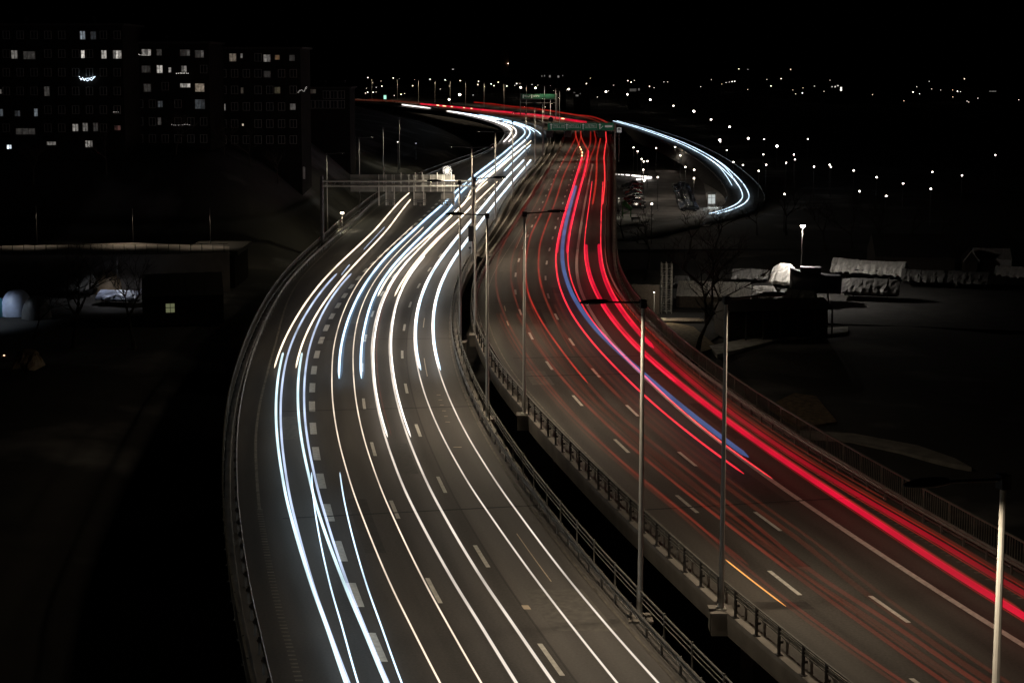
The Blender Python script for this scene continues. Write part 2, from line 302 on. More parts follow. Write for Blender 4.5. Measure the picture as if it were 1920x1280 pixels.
'S8a':('R',0.85,[(309,1.56),(344,1.72),(382,1.95),(425,2.65),(473,2.83),(499,2.66)]),
'S8b':('R',0.85,[(297,2.96),(330,3.12),(366,3.27),(407,3.87),(452,4.41),(502,3.90)]),
'S9a':('R',0.85,[(365,1.19),(407,-0.13),(453,-1.37),(505,-2.46)]),
'S9b':('R',0.85,[(387,2.38),(431,0.74),(479,-0.30),(505,-0.73)]),
'S10a':('R',0.85,[(573,2.74),(635,-1.41),(703,-3.17),(779,-0.06),(863,1.84),(909,4.53)]),
'S11a':('R',0.85,[(605,-3.46),(676,-8.81),(755,-3.86),(843,1.32)]),
'S12a':('R',0.85,[(569,10.37),(635,16.19),(708,23.45),(790,31.32),(881,41.24)]),
'S13a':('R',0.85,[(573,7.83),(640,14.12),(714,18.81),(798,27.00),(843,34.59)]),
'AMB':('R',0.70,[(61,-5.01),(65,-5.11),(67,-5.15)]),
'S14a':('R',0.80,[(116,6.73),(130,6.70),(145,6.63),(161,6.43)]),
}
# ------------------------------------------------------------------ road geometry
def hermite(xs, ys):
    n = len(xs); d = [(ys[i+1]-ys[i])/(xs[i+1]-xs[i]) for i in range(n-1)]
    m = [d[0]] + [(d[i-1]*(xs[i+1]-xs[i])+d[i]*(xs[i]-xs[i-1]))/(xs[i+1]-xs[i-1]) for i in range(1, n-1)] + [d[-1]]
    def f(x):
        x = min(max(x, xs[0]), xs[-1]); lo, hi = 0, n - 2
        while lo < hi:
            k = (lo + hi + 1) // 2
            if xs[k] <= x: lo = k
            else: hi = k - 1
        i = lo; h = xs[i+1]-xs[i]; t = (x-xs[i])/h
        return (2*t**3-3*t*t+1)*ys[i]+(t**3-2*t*t+t)*h*m[i]+(-2*t**3+3*t*t)*ys[i+1]+(t**3-t*t)*h*m[i+1]
    return f
LNY = [math.log(v) for v in REF_Y]
_fL, _fR = hermite(LNY, REF_L), hermite(LNY, REF_R)
REF = {'L': lambda Y: _fL(math.log(Y)), 'R': lambda Y: _fR(math.log(Y))}
def slope(sd, Y): h = max(.5, Y * .01); return (REF[sd](Y + h) - REF[sd](Y - h)) / (2 * h)
def off(sd, Y, o, z=0.0):
    d = slope(sd, Y); return Vector((REF[sd](Y) + o * math.sqrt(1 + d*d), Y, z))
def fn(tab):
    f = hermite([math.log(a) for a, _ in tab], [b for _, b in tab]); return lambda Y: f(math.log(Y))
def lin(tab):
    def f(Y):
        if Y <= tab[0][0]: return tab[0][1]
        for (a, p), (b, q) in zip(tab, tab[1:]):
            if Y <= b: return p + (q - p) * (Y - a) / (b - a)
        return tab[-1][1]
    return f
def grid(y0, y1, k=.022, mn=1.2):
    out = [y0]
    while out[-1] < y1: out.append(min(y1, out[-1] + max(mn, out[-1] * k)))
    return out
EDGE = {
 'LO': fn([(12,-11.7),(40,-11.75),(65,-11.8),(100,-12.2),(118,-12.55),(167,-14.95),(193,-16.4),(215,-17.6),(240,-18.3),(262,-18.5),(330,-15.8),(420,-10.2),(480,-9.8),(1150,-9.8)]),
 'LG': fn([(12,-11.1),(40,-11.1),(60,-11.12),(90,-11.42),(110,-11.7),(121,-11.97),(165,-14.1),(193,-15.45),(216,-16.4),(255,-17.7),(330,-15.1),(420,-9.7),(480,-9.3),(1150,-9.3)]),
 'LE': fn([(12,-9.8),(40,-9.85),(58,-9.93),(91,-10.3),(125,-10.75),(164,-13.5),(181,-14.4),(197,-15.3),(220,-16.1),(260,-16.7),(330,-14.2),(420,-8.8),(480,-8.4),(1150,-8.4)]),
 'LR': fn([(12,4.85),(125,4.85),(176,4.7),(1150,4.7)]),
 'RL': fn([(12,-7.0),(62,-7.08),(98,-7.35),(115,-7.85),(145,-7.9),(160,-7.55),(180,-7.0),(1150,-6.9)]),
 'RG': fn([(12,7.35),(90,7.5),(120,7.25),(170,7.05),(280,7.45),(1150,7.5)]),
 'RR': fn([(12,8.3),(90,8.35),(120,8.1),(170,8.2),(208,8.6),(264,9.0),(1150,9.0)]),
}
L1 = fn([(12,-6.45),(58,-6.52),(75,-6.58),(100,-6.73),(118,-6.9),(149,-7.05),(168,-7.2),(200,-7.4),(240,-7.5),(1150,-7.2)])
L2 = fn([(12,-2.95),(63,-3.03),(87,-3.15),(124,-3.2),(149,-3.35),(173,-3.5),(1150,-3.5)])
L3 = lambda Y: 0.0
R1 = fn([(12,-2.95),(63,-2.97),(110,-3.11),(146,-3.25),(183,-3.42),(260,-3.47),(1150,-3.5)])
R2 = lambda Y: 0.0
R3 = fn([(12,3.1),(60,3.2),(88,3.22),(121,3.42),(145,3.52),(190,3.58),(245,3.7),(313,3.83),(360,3.9),(1150,3.9)])

def carriageway(name, sd, lo, hi, asph, y0=14, y1=1140):
    m = MB(); rows = []; uvs = []
    for Y in grid(y0, y1):
        a, b = lo(Y), hi(Y); k = 10; d = math.sqrt(1 + slope(sd, Y) ** 2)
        o = [a + (b - a) * i / k for i in range(k + 1)]
        rows.append([off(sd, Y, q) for q in o]); uvs.append([(q, Y * d) for q in o])
    m.sweep(rows, False, uvs)
    road = m.build(name, asph, smooth=True); tag(road, kind='structure')
    m = MB(); rows = []
    for Y in grid(y0, y1):
        a, b = lo(Y), hi(Y); w = b - a
        rows.append([off(sd, Y, a - .35, -.12), off(sd, Y, a - .35, .10), off(sd, Y, a - .02, .10), off(sd, Y, a, -.03), off(sd, Y, b, -.03), off(sd, Y, b + .02, .10), off(sd, Y, b + .35, .10), off(sd, Y, b + .35, -.12),
                     off(sd, Y, b + .30, -.95), off(sd, Y, b - 1.2, -1.0), off(sd, Y, b - w * .25, -1.3), off(sd, Y, b - w * .28, -2.6), off(sd, Y, a + w * .28, -2.6), off(sd, Y, a + w * .25, -1.3), off(sd, Y, a + 1.2, -1.0), off(sd, Y, a - .30, -.95)])
    m.sweep(rows, True); m.build('bridge_deck', M['fascia'], road)
    # piers
    m = MB(); Y = 30.
    while Y < 460:
        c = off(sd, Y, (lo(Y) + hi(Y)) / 2); t = math.atan(slope(sd, Y))
        m.box((c.x, c.y, -8.4), (6.2, 1.6, 11.6), Matrix.Rotation(-t, 3, 'Z')); Y += 42
    m.build('pier', M['concrete'], road)
    return road
roadL = carriageway('inbound_carriageway', 'L', lambda Y: EDGE['LO'](Y) + .3, lambda Y: EDGE['LR'](Y) - .35, M['asphaltL'])
roadR = carriageway('outbound_carriageway', 'R', lambda Y: EDGE['RL'](Y) + .35, lambda Y: EDGE['RR'](Y) - .35, M['asphaltR'])

def march(sd, o, Y0, Y1, step):
    """points every step metres along an offset line"""
    Y = Y0; acc = 0; out = [Y0]
    while Y < Y1:
        dy = min(.25, step / 6); a = off(sd, Y, o(Y)); b = off(sd, Y + dy, o(Y + dy)); acc += (b - a).length; Y += dy
        if acc >= step: out.append(Y); acc -= step
    return out
def paint_strip(m, sd, o, Ya, Yb, w, z=.004):
    rows = []; n = max(2, int((Yb - Ya) / max(1.2, Ya * .012)) + 1)
    for i in range(n):
        Y = Ya + (Yb - Ya) * i / (n - 1); h = w / 2
        rows.append([off(sd, Y, o(Y) - h, z), off(sd, Y, o(Y) + h, z)])
    m.sweep(rows)
def dashes(road, sd, o, Yc, Yend, period, length, w):
    for Y in march(sd, o, Yc, Yend, period):
        g = slope(sd, Y); h = length / 2 / math.sqrt(1 + g * g); m = MB()
        paint_strip(m, sd, o, Y - h, Y + h, w); m.build('lane_marking', M['paint'], road)
dashes(roadL, 'L', L1, 28.3, 262, 6.22, 3.1, .42)
dashes(roadL, 'L', L2, 28.6, 420, 12.55, 3.3, .20)
dashes(roadL, 'L', L3, 20.8, 470, 12.65, 3.3, .20)
dashes(roadR, 'R', R1, 29.6, 400, 12.6, 3.3, .20)
dashes(roadR, 'R', R2, 26.3, 400, 12.7, 3.3, .20)
m = MB(); paint_strip(m, 'R', R3, 14, 350, .32); m.build('solid_line', M['paint'], roadR)
m = MB(); paint_strip(m, 'L', EDGE['LE'], 77, 330, .16); m.build('edge_line', M['faded'], roadL)
m = MB(); paint_strip(m, 'L', lambda Y: 4.05, 14, 480, .12); m.build('edge_line', M['faded'], roadL)
m = MB(); paint_strip(m, 'R', lambda Y: EDGE['RL'](Y) + 1.55, 14, 420, .10); m.build('edge_line', M['faded'], roadR)
def rumble(road, sd, o, Ya, Yb, step, w, ln):
    m = MB()
    for Y in march(sd, o, Ya, Yb, step):
        h = ln / 2; m.sweep([[off(sd, Y - h, o(Y) - w / 2, .012), off(sd, Y - h, o(Y) + w / 2, .012)], [off(sd, Y + h, o(Y) - w / 2, .012), off(sd, Y + h, o(Y) + w / 2, .012)]])
    tag(m.build('rumble_strip', M['faded'], road), kind='stuff')
rumble(roadL, 'L', EDGE['LE'], 40, 77, .42, .30, .14)
rumble(roadR, 'R', lambda Y: 6.25, 38, 84, .5, .22, .17)
def joints(road, sd, lo, hi, Ys):
    for Y in Ys:
        c0, c1 = off(sd, Y, lo), off(sd, Y, hi); g = slope(sd, Y); c1.y -= (hi - lo) * g / (1 + g * g) * .9; c1.x -= 0
        m = MB(); t = Vector((g, 1, 0)).normalized() * .09
        m.sweep([[c0 - t + Vector((0,0,.006)), c0 + t + Vector((0,0,.006))], [c1 - t + Vector((0,0,.006)), c1 + t + Vector((0,0,.006))]])
        m.build('expansion_joint', M['joint'], road)
joints(roadL, 'L', -9, 4.2, (75.5, 99.5, 126))
joints(roadR, 'R', -5.6, 6.2, (77, 111, 118, 146, 190))
for sd, road, o, Y, w, ln, k in (('L', roadL, 2.2, 60, 2.6, 5, 'patchl'), ('L', roadL, -1.6, 84, 1.2, 7, 'patch'), ('L', roadL, -4.9, 70, 1.0, 9, 'patch'), ('L', roadL, -8.3, 92, 1.6, 6, 'patchl'), ('L', roadL, 1.4, 143, 2.2, 8, 'patchl'), ('L', roadL, -12, 182, 2.4, 5, 'patchl'), ('L', roadL, -11, 168, 2.0, 6, 'patchl'), ('L', roadL, -5, 128, 1.4, 6, 'patch'),
                                 ('R', roadR, -4.4, 62.5, 2.6, .9, 'patch'), ('R', roadR, -1.4, 68, 1.1, 8, 'patch'), ('R', roadR, 1.8, 78, 1.3, 9, 'patch'), ('R', roadR, 5, 92, 1.2, 10, 'patch'), ('R', roadR, -4.6, 108, 1.6, 5, 'patchl'), ('R', roadR, -1.8, 134, 1.2, 8, 'patch'), ('R', roadR, 1.7, 152, 2.4, 4, 'patch'), ('R', roadR, -4.5, 168, 1.5, 12, 'patchl')):
    m = MB(); paint_strip(m, sd, lambda y: o, Y, Y + ln, w, .002); m.build('surface_repair', M[k], road)
# worn pale scuffs and small repairs on the surfacing
for sd, road, o, Y, w, ln in (('L', roadL, 2.2, 104.6, .28, .09), ('L', roadL, 2.2, 103, .26, .09), ('L', roadL, 2.18, 101.4, .26, .09), ('L', roadL, 2.18, 99.7, .25, .09), ('L', roadL, 2.15, 98.1, .24, .08), ('L', roadL, 2.12, 96.5, .3, .08),
                              ('L', roadL, 2.0, 90, .5, .10), ('L', roadL, .5, 62.5, .3, .5), ('R', roadR, -4.6, 141, .1, 3), ('R', roadR, -4.75, 133, .1, 2.4), ('L', roadL, 1.75, 111, .07, 7), ('L', roadL, 1.7, 132, .07, 5), ('L', roadL, 2.4, 66, .05, 7), ('R', roadR, -4.3, 190, .07, 18)):
    m = MB(); paint_strip(m, sd, lambda y: o, Y, Y + ln, w, .003); m.build('surface_scuff', M['rumble'], road)

# ------------------------------------------------------------------ rails and fences
def sweep_along(m, sd, o, prof, Ya, Yb, k=.02, mn=1.0):
    m.sweep([[off(sd, Y, o(Y) + a, z) for a, z in prof] for Y in grid(Ya, Yb, k, mn)], True)
def rect(a, z0, w, h): return [(a - w/2, z0), (a + w/2, z0), (a + w/2, z0 + h), (a - w/2, z0 + h)]
WBEAM = lambda z, s: [(0, z), (s*.05, z + .04), (s*.05, z + .10), (0, z + .155), (s*.05, z + .21), (s*.05, z + .27), (0, z + .31), (-s*.012, z + .31), (-s*.012, z)]
post_cache = {}
def post_mesh(kind):
    if kind not in post_cache:
        m = MB()
        if kind == 'guard': m.box((0, 0, .38), (.10, .06, .76)); m.box((0, 0, .60), (.20, .05, .10)); mt = M['galv']
        elif kind == 'fence': m.box((0, 0, .62), (.07, .07, 1.24)); m.box((0, 0, .02), (.22, .18, .03)); mt = M['fencesteel']
        else: m.box((0, 0, .60), (.09, .12, 1.20)); m.box((.10, 0, .52), (.14, .08, .10)); m.box((0, 0, .015), (.26, .24, .03)); mt = M['dsteel']
        post_cache[kind] = m.mesh(kind + '_post', mt)
    return post_cache[kind]
def posts(parent, sd, o, kind, Ya, Yb, step, z=.10):
    me = post_mesh(kind)
    for Y in march(sd, o, Ya, Yb, step):
        p = off(sd, Y, o(Y), z); obj('post', me, parent, p - parent.location, -math.atan(slope(sd, Y)))
def rail_part(name, parent, sd, o, prof, Ya, Yb, mt):
    m = MB(); sweep_along(m, sd, o, prof, Ya, Yb); return m.build(name, mt, parent)
def barrier(name, label, sd, o, s, Ya, Yb, pa, pb, step=2.0):
    e = empty(name, (0, 0, 0), label, 'guard rail', 'steel guard rails along the carriageways')
    rail_part('rail_beam', e, sd, o, WBEAM(.48, s), Ya, Yb, M['galv'])
    posts(e, sd, lambda Y: o(Y) - s * .07, 'guard', pa, pb, step, 0.0); return e
barrier('guard_rail', 'corrugated steel guard rail along the left edge of the white trail carriageway', 'L', EDGE['LG'], 1, 14, 480, 40, 262)
barrier('guard_rail', 'corrugated steel guard rail between the white trails and the dark gap', 'L', lambda Y: EDGE['LR'](Y) - .62, -1, 14, 520, 40, 230)
barrier('guard_rail', 'steel guard rail inside the slatted fence right of the red trails', 'R', EDGE['RG'], -1, 14, 560, 44, 290)
barrier('guard_rail', 'steel guard rail behind the railing on the left edge of the red trail carriageway', 'R', lambda Y: EDGE['RL'](Y) + .62, 1, 14, 520, 44, 230)
def railing(name, label, sd, o, Ya, Yb, pa, pb, rails, step, kind='fence', slats=None):
    e = empty(name, (0, 0, 0), label, 'railing', 'bridge railings')
    for z, w, h in rails: rail_part('rail', e, sd, o, rect(0, z, w, h), Ya, Yb, M['fencesteel'])
    posts(e, sd, o, kind, pa, pb, step)
    if slats:
        m = MB()
        for Y in march(sd, o, slats[0], slats[1], slats[2]):
            p = off(sd, Y, o(Y)); m.box((p.x, p.y, .74), (.03, .03, 1.02))
        tag(m.build('baluster', M['fencesteel'], e), kind='stuff')
    return e
railing('slatted_fence', 'dark slatted bridge fence along the far left edge of the white trail carriageway', 'L', lambda Y: EDGE['LO'](Y) - .12, 14, 420, 40, 262, [(1.22, .10, .07), (.22, .05, .05)], 2.4, 'fence', (44, 250, .26))
railing('slatted_fence', 'dark slatted bridge fence right of the red trails above the boat yard', 'R', lambda Y: EDGE['RR'](Y) + .12, 14, 520, 44, 300, [(1.26, .12, .08), (.22, .05, .05)], 2.4, 'fence', (46, 300, .22))
railing('open_railing', 'open railing with thin bars on the right edge of the white trail carriageway', 'L', lambda Y: EDGE['LR'](Y) - .12, 14, 178, 40, 176, [(1.22, .07, .05), (1.0, .04, .04), (.78, .04, .04)], 3.2)
railing('open_railing', 'dark railing with close posts on the left edge of the red trail carriageway', 'R', lambda Y: EDGE['RL'](Y) + .12, 14, 178, 40, 176, [(1.26, .07, .06), (1.08, .04, .04), (.92, .04, .04)], 2.0, 'heavy')
for sd, o, lab in (('L', lambda Y: EDGE['LR'](Y) + .05, 'low concrete kerb wall of the white trail carriageway along the median'), ('R', lambda Y: EDGE['RL'](Y) - .05, 'low concrete kerb wall of the red trail carriageway along the median')):
    m = MB(); sweep_along(m, sd, o, [(-.22, .10), (.22, .10), (.14, .62), (-.14, .62)], 181, 900)
    tag(m.build('median_wall', M['concrete']), lab, 'wall', 'low walls along the median')

# paved median between the two decks, where the gap has closed
m = MB(); rows = []
for Y in grid(181, 760):
    a, b = off('L', Y, EDGE['LR'](Y) + .30, -.06), off('R', Y, EDGE['RL'](Y) - .30, -.06); c = (a + b) / 2
    rows.append([a - Vector((0,0,.9)), a, c + Vector((0,0,.02)), b, b - Vector((0,0,.9))])
m.sweep(rows); tag(m.build('median', mat('median paving', (.055, .047, .038), .9, var=.4, scale=.6)), kind='structure')

m = MB(); rows = []
for Y in grid(183, 620):
    a, b = off('L', Y, EDGE['LR'](Y) + .30, -.06), off('R', Y, EDGE['RL'](Y) - .30, -.06); c = a + (b - a) * .5
    rows.append([c + Vector((-.22,0,0)), c + Vector((-.10,0,.85)), c + Vector((.10,0,.85)), c + Vector((.22,0,0))])
m.sweep(rows, True); tag(m.build('median_wall', M['concrete']), 'sloped concrete barrier down the middle of the median', 'wall', 'low walls along the median')
# ------------------------------------------------------------------ light trails drawn by passing vehicles
def trail_pts(key, lo=None, hi=None, dz=0.0, do=0.0):
    sd, z, kn = TR[key]; f = hermite([math.log(a) for a, _ in kn], [b for _, b in kn])
    ya, yb = kn[0][0], kn[-1][0]
    if lo: ya = max(ya, lo)
    if hi: yb = min(yb, hi)
    return [off(sd, Y, f(math.log(Y)) + do, z + dz) for Y in grid(ya, yb, .012, .8)]
def radii(pts, r, o):
    n = len(pts); out = []
    for i, p in enumerate(pts):
        t = i / (n - 1); e = min(1, t / .012 + .25, (1 - t) / .012 + .25)
        out.append(r * e * min(1.9, max(.85, ((p.y + o) / 110) ** .55)))
    return out
def taper(r):
    return lambda t: r * (min(1, t / .012 + .25) if t < .5 else min(1, (1 - t) / .012 + .25))
def vehicle(label, streaks, cat='light trail', name='light_trail', group=None):
    """streaks: (key, material, half width, half height, lo, hi, dz, do)"""
    first = trail_pts(streaks[0][0], *streaks[0][4:6])[0]
    e = empty(name, (first.x, first.y, 0), label, cat, group)
    for key, mt, rx, rz, lo, hi, dz, do in streaks:
        p = [q - e.location for q in trail_pts(key, lo, hi, dz, do)]
        m = MB(); m.tube(p, radii(p, rx, e.location.y), radii(p, rz, e.location.y), 10); m.build('streak', M[mt], e, True)
    return e
GW, GR = 'white headlight trails', 'red tail light trails'
def white(label, a, b, mt, r, extra=(), lo=None, hi=None, sheath=None):
    st = [(k, mt, r, r, lo, hi, 0, 0) for k in (a, b) if k]
    if sheath: st += [(k, sheath[0], sheath[1], sheath[1] * .8, lo, hi, 0, sheath[2]) for k in (a, b) if k]
    vehicle(label, st + list(extra), group=GW)
white('outermost pair of warm white trails, running from under the left gantry', 'T1a', 'T1b', 't_warm', .068)
white('thin pale blue pair of trails starting midway down the leftmost lane', 'T2a', 'T2b', 't_pale', .075)
white('thick cyan white pair of trails in the left lane at the bottom of the photo', 'T3a', 'T3b', 't_cyan', .085)
white('thin blue white pair of trails crossing the broad dashes at the bottom', 'T4a', 'T4b', 't_blue', .04)
white('thin warm pair of trails right of the broad dashes, unbroken to the bottom edge', 'T5a', 'T5b', 't_thin', .042)
white('broad blue white pair of trails that ends beside the broad dashes', 'T6a', 'T6b', 't_blue', .085, sheath=('v_blue', .19, .08))
white('bright white pair of trails in the second lane that ends near the middle lane dashes', 'T7a', 'T7b', 't_white', .055, extra=[('T7a', 'v_faint', .03, .03, None, None, .1, .24)])
white('long warm white pair of trails in the second lane, running out at the bottom edge', 'T8a', 'T8b', 't_dim', .07, hi=150)
white('upper stretch of warm white trails in the second lane leading up to the bend', 'T8a', 'T8b', 't_warm', .065, lo=150)
white('short bright warm pair of trails in the second lane ending at a lane dash', 'T9a', 'T9b', 't_warm', .07)
white('blue white pair of trails nearest the median, ending by the guard rail', 'T10a', 'T10b', 't_blue', .06, extra=[('T10a', 't_white', .04, .04, None, None, .12, -.13), ('T10b', 't_white', .04, .04, None, None, .12, -.13)])
white('faint warm pair of trails in the lane nearest the median, reaching the bottom edge', 'T11a', 'T11b', 't_dim', .048)
white('short white hooked pair of trails on the inside of the far bend', 'T12a', 'T12b', 't_white', .10)
white('white pair of trails in the middle lane between the median lamp posts', 'T13a', 'T13b', 't_blue', .075)
white('pair of blue white hooked trails on the outside of the far bend', 'T14a', 'T14b', 't_blue', .075)
white('single thick white trail along the far inner edge of the bend', 'T15a', None, 't_white', .16)
white('short thick white dash of light on the far left stretch of road', 'T16a', None, 't_white', .17)
def red(label, keys, group=GR): vehicle(label, keys, group=group)
N_ = None
red('ghostly pair of red trails in the lane nearest the median railing', [('S1a', 'v_faint', .075, .075, N_, 400, 0, 0), ('S1b', 'v_faint', .075, .075, N_, 400, 0, 0)])
red('faint pair of red trails starting halfway along the inner lane of the red side', [('S5a', 'v_faint', .07, .07, N_, N_, 0, 0), ('S5b', 'v_faint', .09, .09, N_, N_, 0, 0)])
red('clear pair of red trails in the second lane, running to the bottom right', [('S2a', 'v_faint', .10, .10, N_, 105, 0, 0), ('S2a', 'v_mid', .07, .08, 105, N_, 0, 0), ('S2b', 'v_ghost', .13, .13, N_, 125, 0, 0), ('S2b', 'v_faint', .10, .10, 100, N_, 0, 0), ('S2a', 'v_redo', .03, .03, 105, 150, 0, 0), ('S2b', 'v_mid', .05, .05, 150, 470, 0, 0)])
red('short faint pair of red trails beside the clear red pair in the second lane', [('S6a', 'v_faint', .06, .06, N_, N_, 0, 0), ('S6b', 'v_faint', .06, .06, N_, N_, 0, 0)])
red('thick crimson pair of trails in the third lane that ends near the tall lamp post', [('S3a', 't_red', .065, .065, N_, N_, 0, 0), ('S3b', 't_red', .05, .05, N_, N_, 0, 0), ('S3a', 'v_red', .13, .16, 178, N_, 0, .08), ('S3b', 'v_red', .12, .15, 178, N_, 0, -.1)])
vehicle('broad blue ribbon of light between the two crimson trails of the third lane', [('BLUE', 'v_ribbon', .17, .15, N_, N_, 0, 0)], group=None)
red('broad bright red pair of bands sweeping to the right edge of the photo', [('S4a', 'v_red', .17, .17, N_, 186, 0, .06), ('S4b', 'v_dark', .13, .14, N_, 130, 0, -.05), ('S4b', 'v_red', .15, .16, 118, 186, 0, -.12), ('S4a', 't_red', .04, .04, 105, N_, .05, -.12), ('S4b', 't_red', .045, .045, 125, N_, .05, .10), ('S4b', 'v_faint', .10, .10, N_, 140, .15, .30), ('S4a', 'v_faint', .10, .10, 60, 140, 0, .35), ('S4a', 'v_mid', .03, .03, 60, 180, .12, .20), ('S4a', 'v_mid', .025, .025, 58, 180, -.1, -.14), ('S4b', 'v_mid', .03, .03, 60, 180, .15, .12), ('S4b', 'v_mid', .025, .025, 60, 160, -.1, -.22), ('S4b', 'v_faint', .05, .05, 75, 180, .3, .5)])
red('thin pair of red trails in the exit lane coming from under the green sign', [('S7a', 'v_redo', .10, .10, N_, N_, 0, 0), ('S7b', 'v_redo', .10, .10, N_, N_, 0, 0), ('S7b', 't_red', .045, .045, N_, N_, 0, 0)])
red('slim pair of red trails weaving in the third lane below the green sign', [('S8a', 'v_mid', .10, .10, N_, N_, 0, 0), ('S8b', 'v_mid', .10, .10, N_, N_, 0, 0)])
red('crossing pair of red trails where a car changes lane beneath the green sign', [('S9a', 'v_redo', .10, .10, N_, N_, 0, 0), ('S9b', 'v_redo', .10, .10, N_, N_, 0, 0)])
red('thin red trail close to the guard rail along the exit lane', [('S14a', 'v_mid', .045, .045, N_, N_, 0, 0)])
red('ghostly red haze of trails just right of the inner lane dashes', [('S1b', 'v_ghost', .10, .10, N_, 240, 0, .75), ('S2a', 'v_ghost', .10, .10, N_, 200, 0, -.55), ('S5b', 'v_ghost', .06, .06, N_, N_, 0, .35)])
red('barely visible red trails fading over the third lane near the bottom', [('S2b', 'v_ghost', .08, .08, N_, 140, 0, .6), ('S3a', 'v_ghost', .09, .09, 70, 150, 0, -.7), ('S5a', 'v_ghost', .07, .07, N_, N_, 0, -.3)])
vehicle('short amber line of light on the near right carriageway', [('AMB', 't_amber', .035, .035, N_, N_, 0, 0)], group=None)
def free_trail(label, pix, z, mt, r, rz=None, group=None, cat='light trail'):
    w = [at(x, y, z if not callable(z) else z(i / (len(pix) - 1))) for i, (x, y) in enumerate(pix)]
    n = len(w); out = []
    for i in range(n - 1):                       # Catmull-Rom through the surveyed points
        p0, p1, p2, p3 = w[max(i-1, 0)], w[i], w[i+1], w[min(i+2, n-1)]
        for k in range(8):
            t = k / 8; out.append(.5 * ((2*p1) + (p2-p0)*t + (2*p0-5*p1+4*p2-p3)*t*t + (3*p1-p0-3*p2+p3)*t**3))
    out.append(w[-1]); return out
def free_vehicle(label, runs, group=None):
    e = None
    for pix, z, mt, r, rz in runs:
        p = free_trail(label, pix, z, mt, r)
        if e is None: e = empty('light_trail', (p[0].x, p[0].y, 0), label, 'light trail', group)
        m = MB(); m.tube([q - e.location for q in p], taper(r), taper(rz or r), 8); m.build('streak', M[mt], e, True)
FB = [(690,186.5),(740,189.5),(787,195),(823,198),(865,202),(907,206.5),(957,211),(1019,217.5),(1055,223),(1078,226.5),(1100,229.5)]
free_vehicle('broad red band of trails on the far road climbing to the left horizon', [(FB[2:], .85, 'v_red', .36, .42), (FB[:4], .85, 'v_ghost', .4, .4), ([(p[0], p[1] + 2.6) for p in FB[3:]], .85, 'v_faint', .9, .3), ([(p[0], p[1] + 4.5) for p in FB[4:9]], .85, 'v_faint', 1.2, .3)], GR)
free_vehicle('upper thin red trail on the far road behind the green sign', [([(888,192),(923,195),(957,199.5),(1005,204),(1076,215),(1108,218.7),(1128,225),(1139,231)], .85, 'v_mid', .32, .3)], GR)
free_vehicle('short dim red trail between the two far red trails', [([(910,195.5),(957,202),(1030,208),(1082,217),(1108,223),(1125,230)], .85, 'v_faint', .3, .3)], GR)
free_vehicle('faint brownish red trail at the far left end of the road', [([(662,187),(700,188.6),(740,190),(790,193)], .85, 'v_ghost', .6, .5)], GR)
free_vehicle('thin broken blue line between the two outermost warm trails', [([(721.8,425),(702,446),(681.7,468)], .6, 't_pale', .03, None), ([(655.7,496),(648,505),(640,515.5)], .6, 't_pale', .045, None)], GW)
def blink(label, pix, z, r):
    w = [at(x, y, z) for x, y in pix]; e = empty('indicator_trail', (w[0].x, w[0].y, 0), label, 'light trail')
    for a, b in zip(w[::2], w[1::2]):
        m = MB(); m.tube([(a + (b - a) * k / 4) - e.location for k in range(5)], taper(r), None, 8); m.build('flash', M['t_blink'], e, True)
blink('row of yellow indicator flashes on the crossing red trail under the green sign', [(1087,275.5),(1087.6,277),(1088.8,279),(1090.4,282),(1091.6,284.5),(1091.8,288),(1091.3,290.5),(1091,293.5)], .85, .14)
blink('spaced yellow indicator flashes along the far red band', [(818,197.4),(824,198),(829,198.6),(837,199.5),(845,200),(849,200.6),(868,202),(872,202.6),(882,203.4),(886,204),(1052,222.3),(1059,223)], .95, .16)
# rear branch of road carrying the upper red trail
lk = free_trail('', [(860,193),(900,197),(957,203.5),(1005,207.5),(1070,216.5),(1108,222),(1130,228.5),(1142,236),(1140,252)], 0.0, None, 0)
m = MB(); rows = []
for i, p in enumerate(lk):
    t = lk[min(i+1, len(lk)-1)] - lk[max(i-1, 0)]; h = Vector((t.y, -t.x, 0)).normalized()
    rows.append([p - h*4 + Vector((0,0,-.9)), p - h*4 - Vector((0,0,.02)), p + h*4 - Vector((0,0,.02)), p + h*4 + Vector((0,0,-.9))])
m.sweep(rows, True); tag(m.build('link_road', M['asphaltX']), kind='structure')
# ------------------------------------------------------------------ motorway lamp posts
LH = 13.6
pm = MB(); pm.bar((0, 0, 0), (0, 0, LH), .125, .075, 10); pm.box((0, 0, .03), (.42, .42, .06)); pm.box((.10, 0, .9), (.06, .12, .5)); POLE = pm.mesh('pole', M['pole'])
pm = MB(); pm.bar((-.05, 0, LH - .08), (1.75, 0, LH + .02), .045, .04, 8); pm.box((0, 0, LH - .12), (.26, .26, .34)); ARM = pm.mesh('arm', M['dsteel'])
pm = MB()
ring = []
for i in range(13):
    t = i / 12; x = 1.55 + 1.2 * t; w = .20 * math.sin(math.pi * (.10 + .88 * t)) ** .7 + .02; h = .12 * math.sin(math.pi * (.12 + .86 * t)) ** .6 + .02
    ring.append([(x, w * math.cos(q), LH + .02 + h * max(-.42, math.sin(q))) for q in [2 * math.pi * k / 10 for k in range(10)]])
pm.sweep(ring, True); HEAD = pm.mesh('lamp_head', M['black'], True)
pm = MB(); pm.box((2.15, 0, LH - .032), (.55, .20, .012)); GLASS = pm.mesh('lamp_glass', M['lens'])
pm = MB(); pm.box((0, 0, -.48), (.95, .95, .95)); pm.box((0, 0, .03), (1.05, 1.05, .08)); BRACKET = pm.mesh('bracket', M['fascia'])
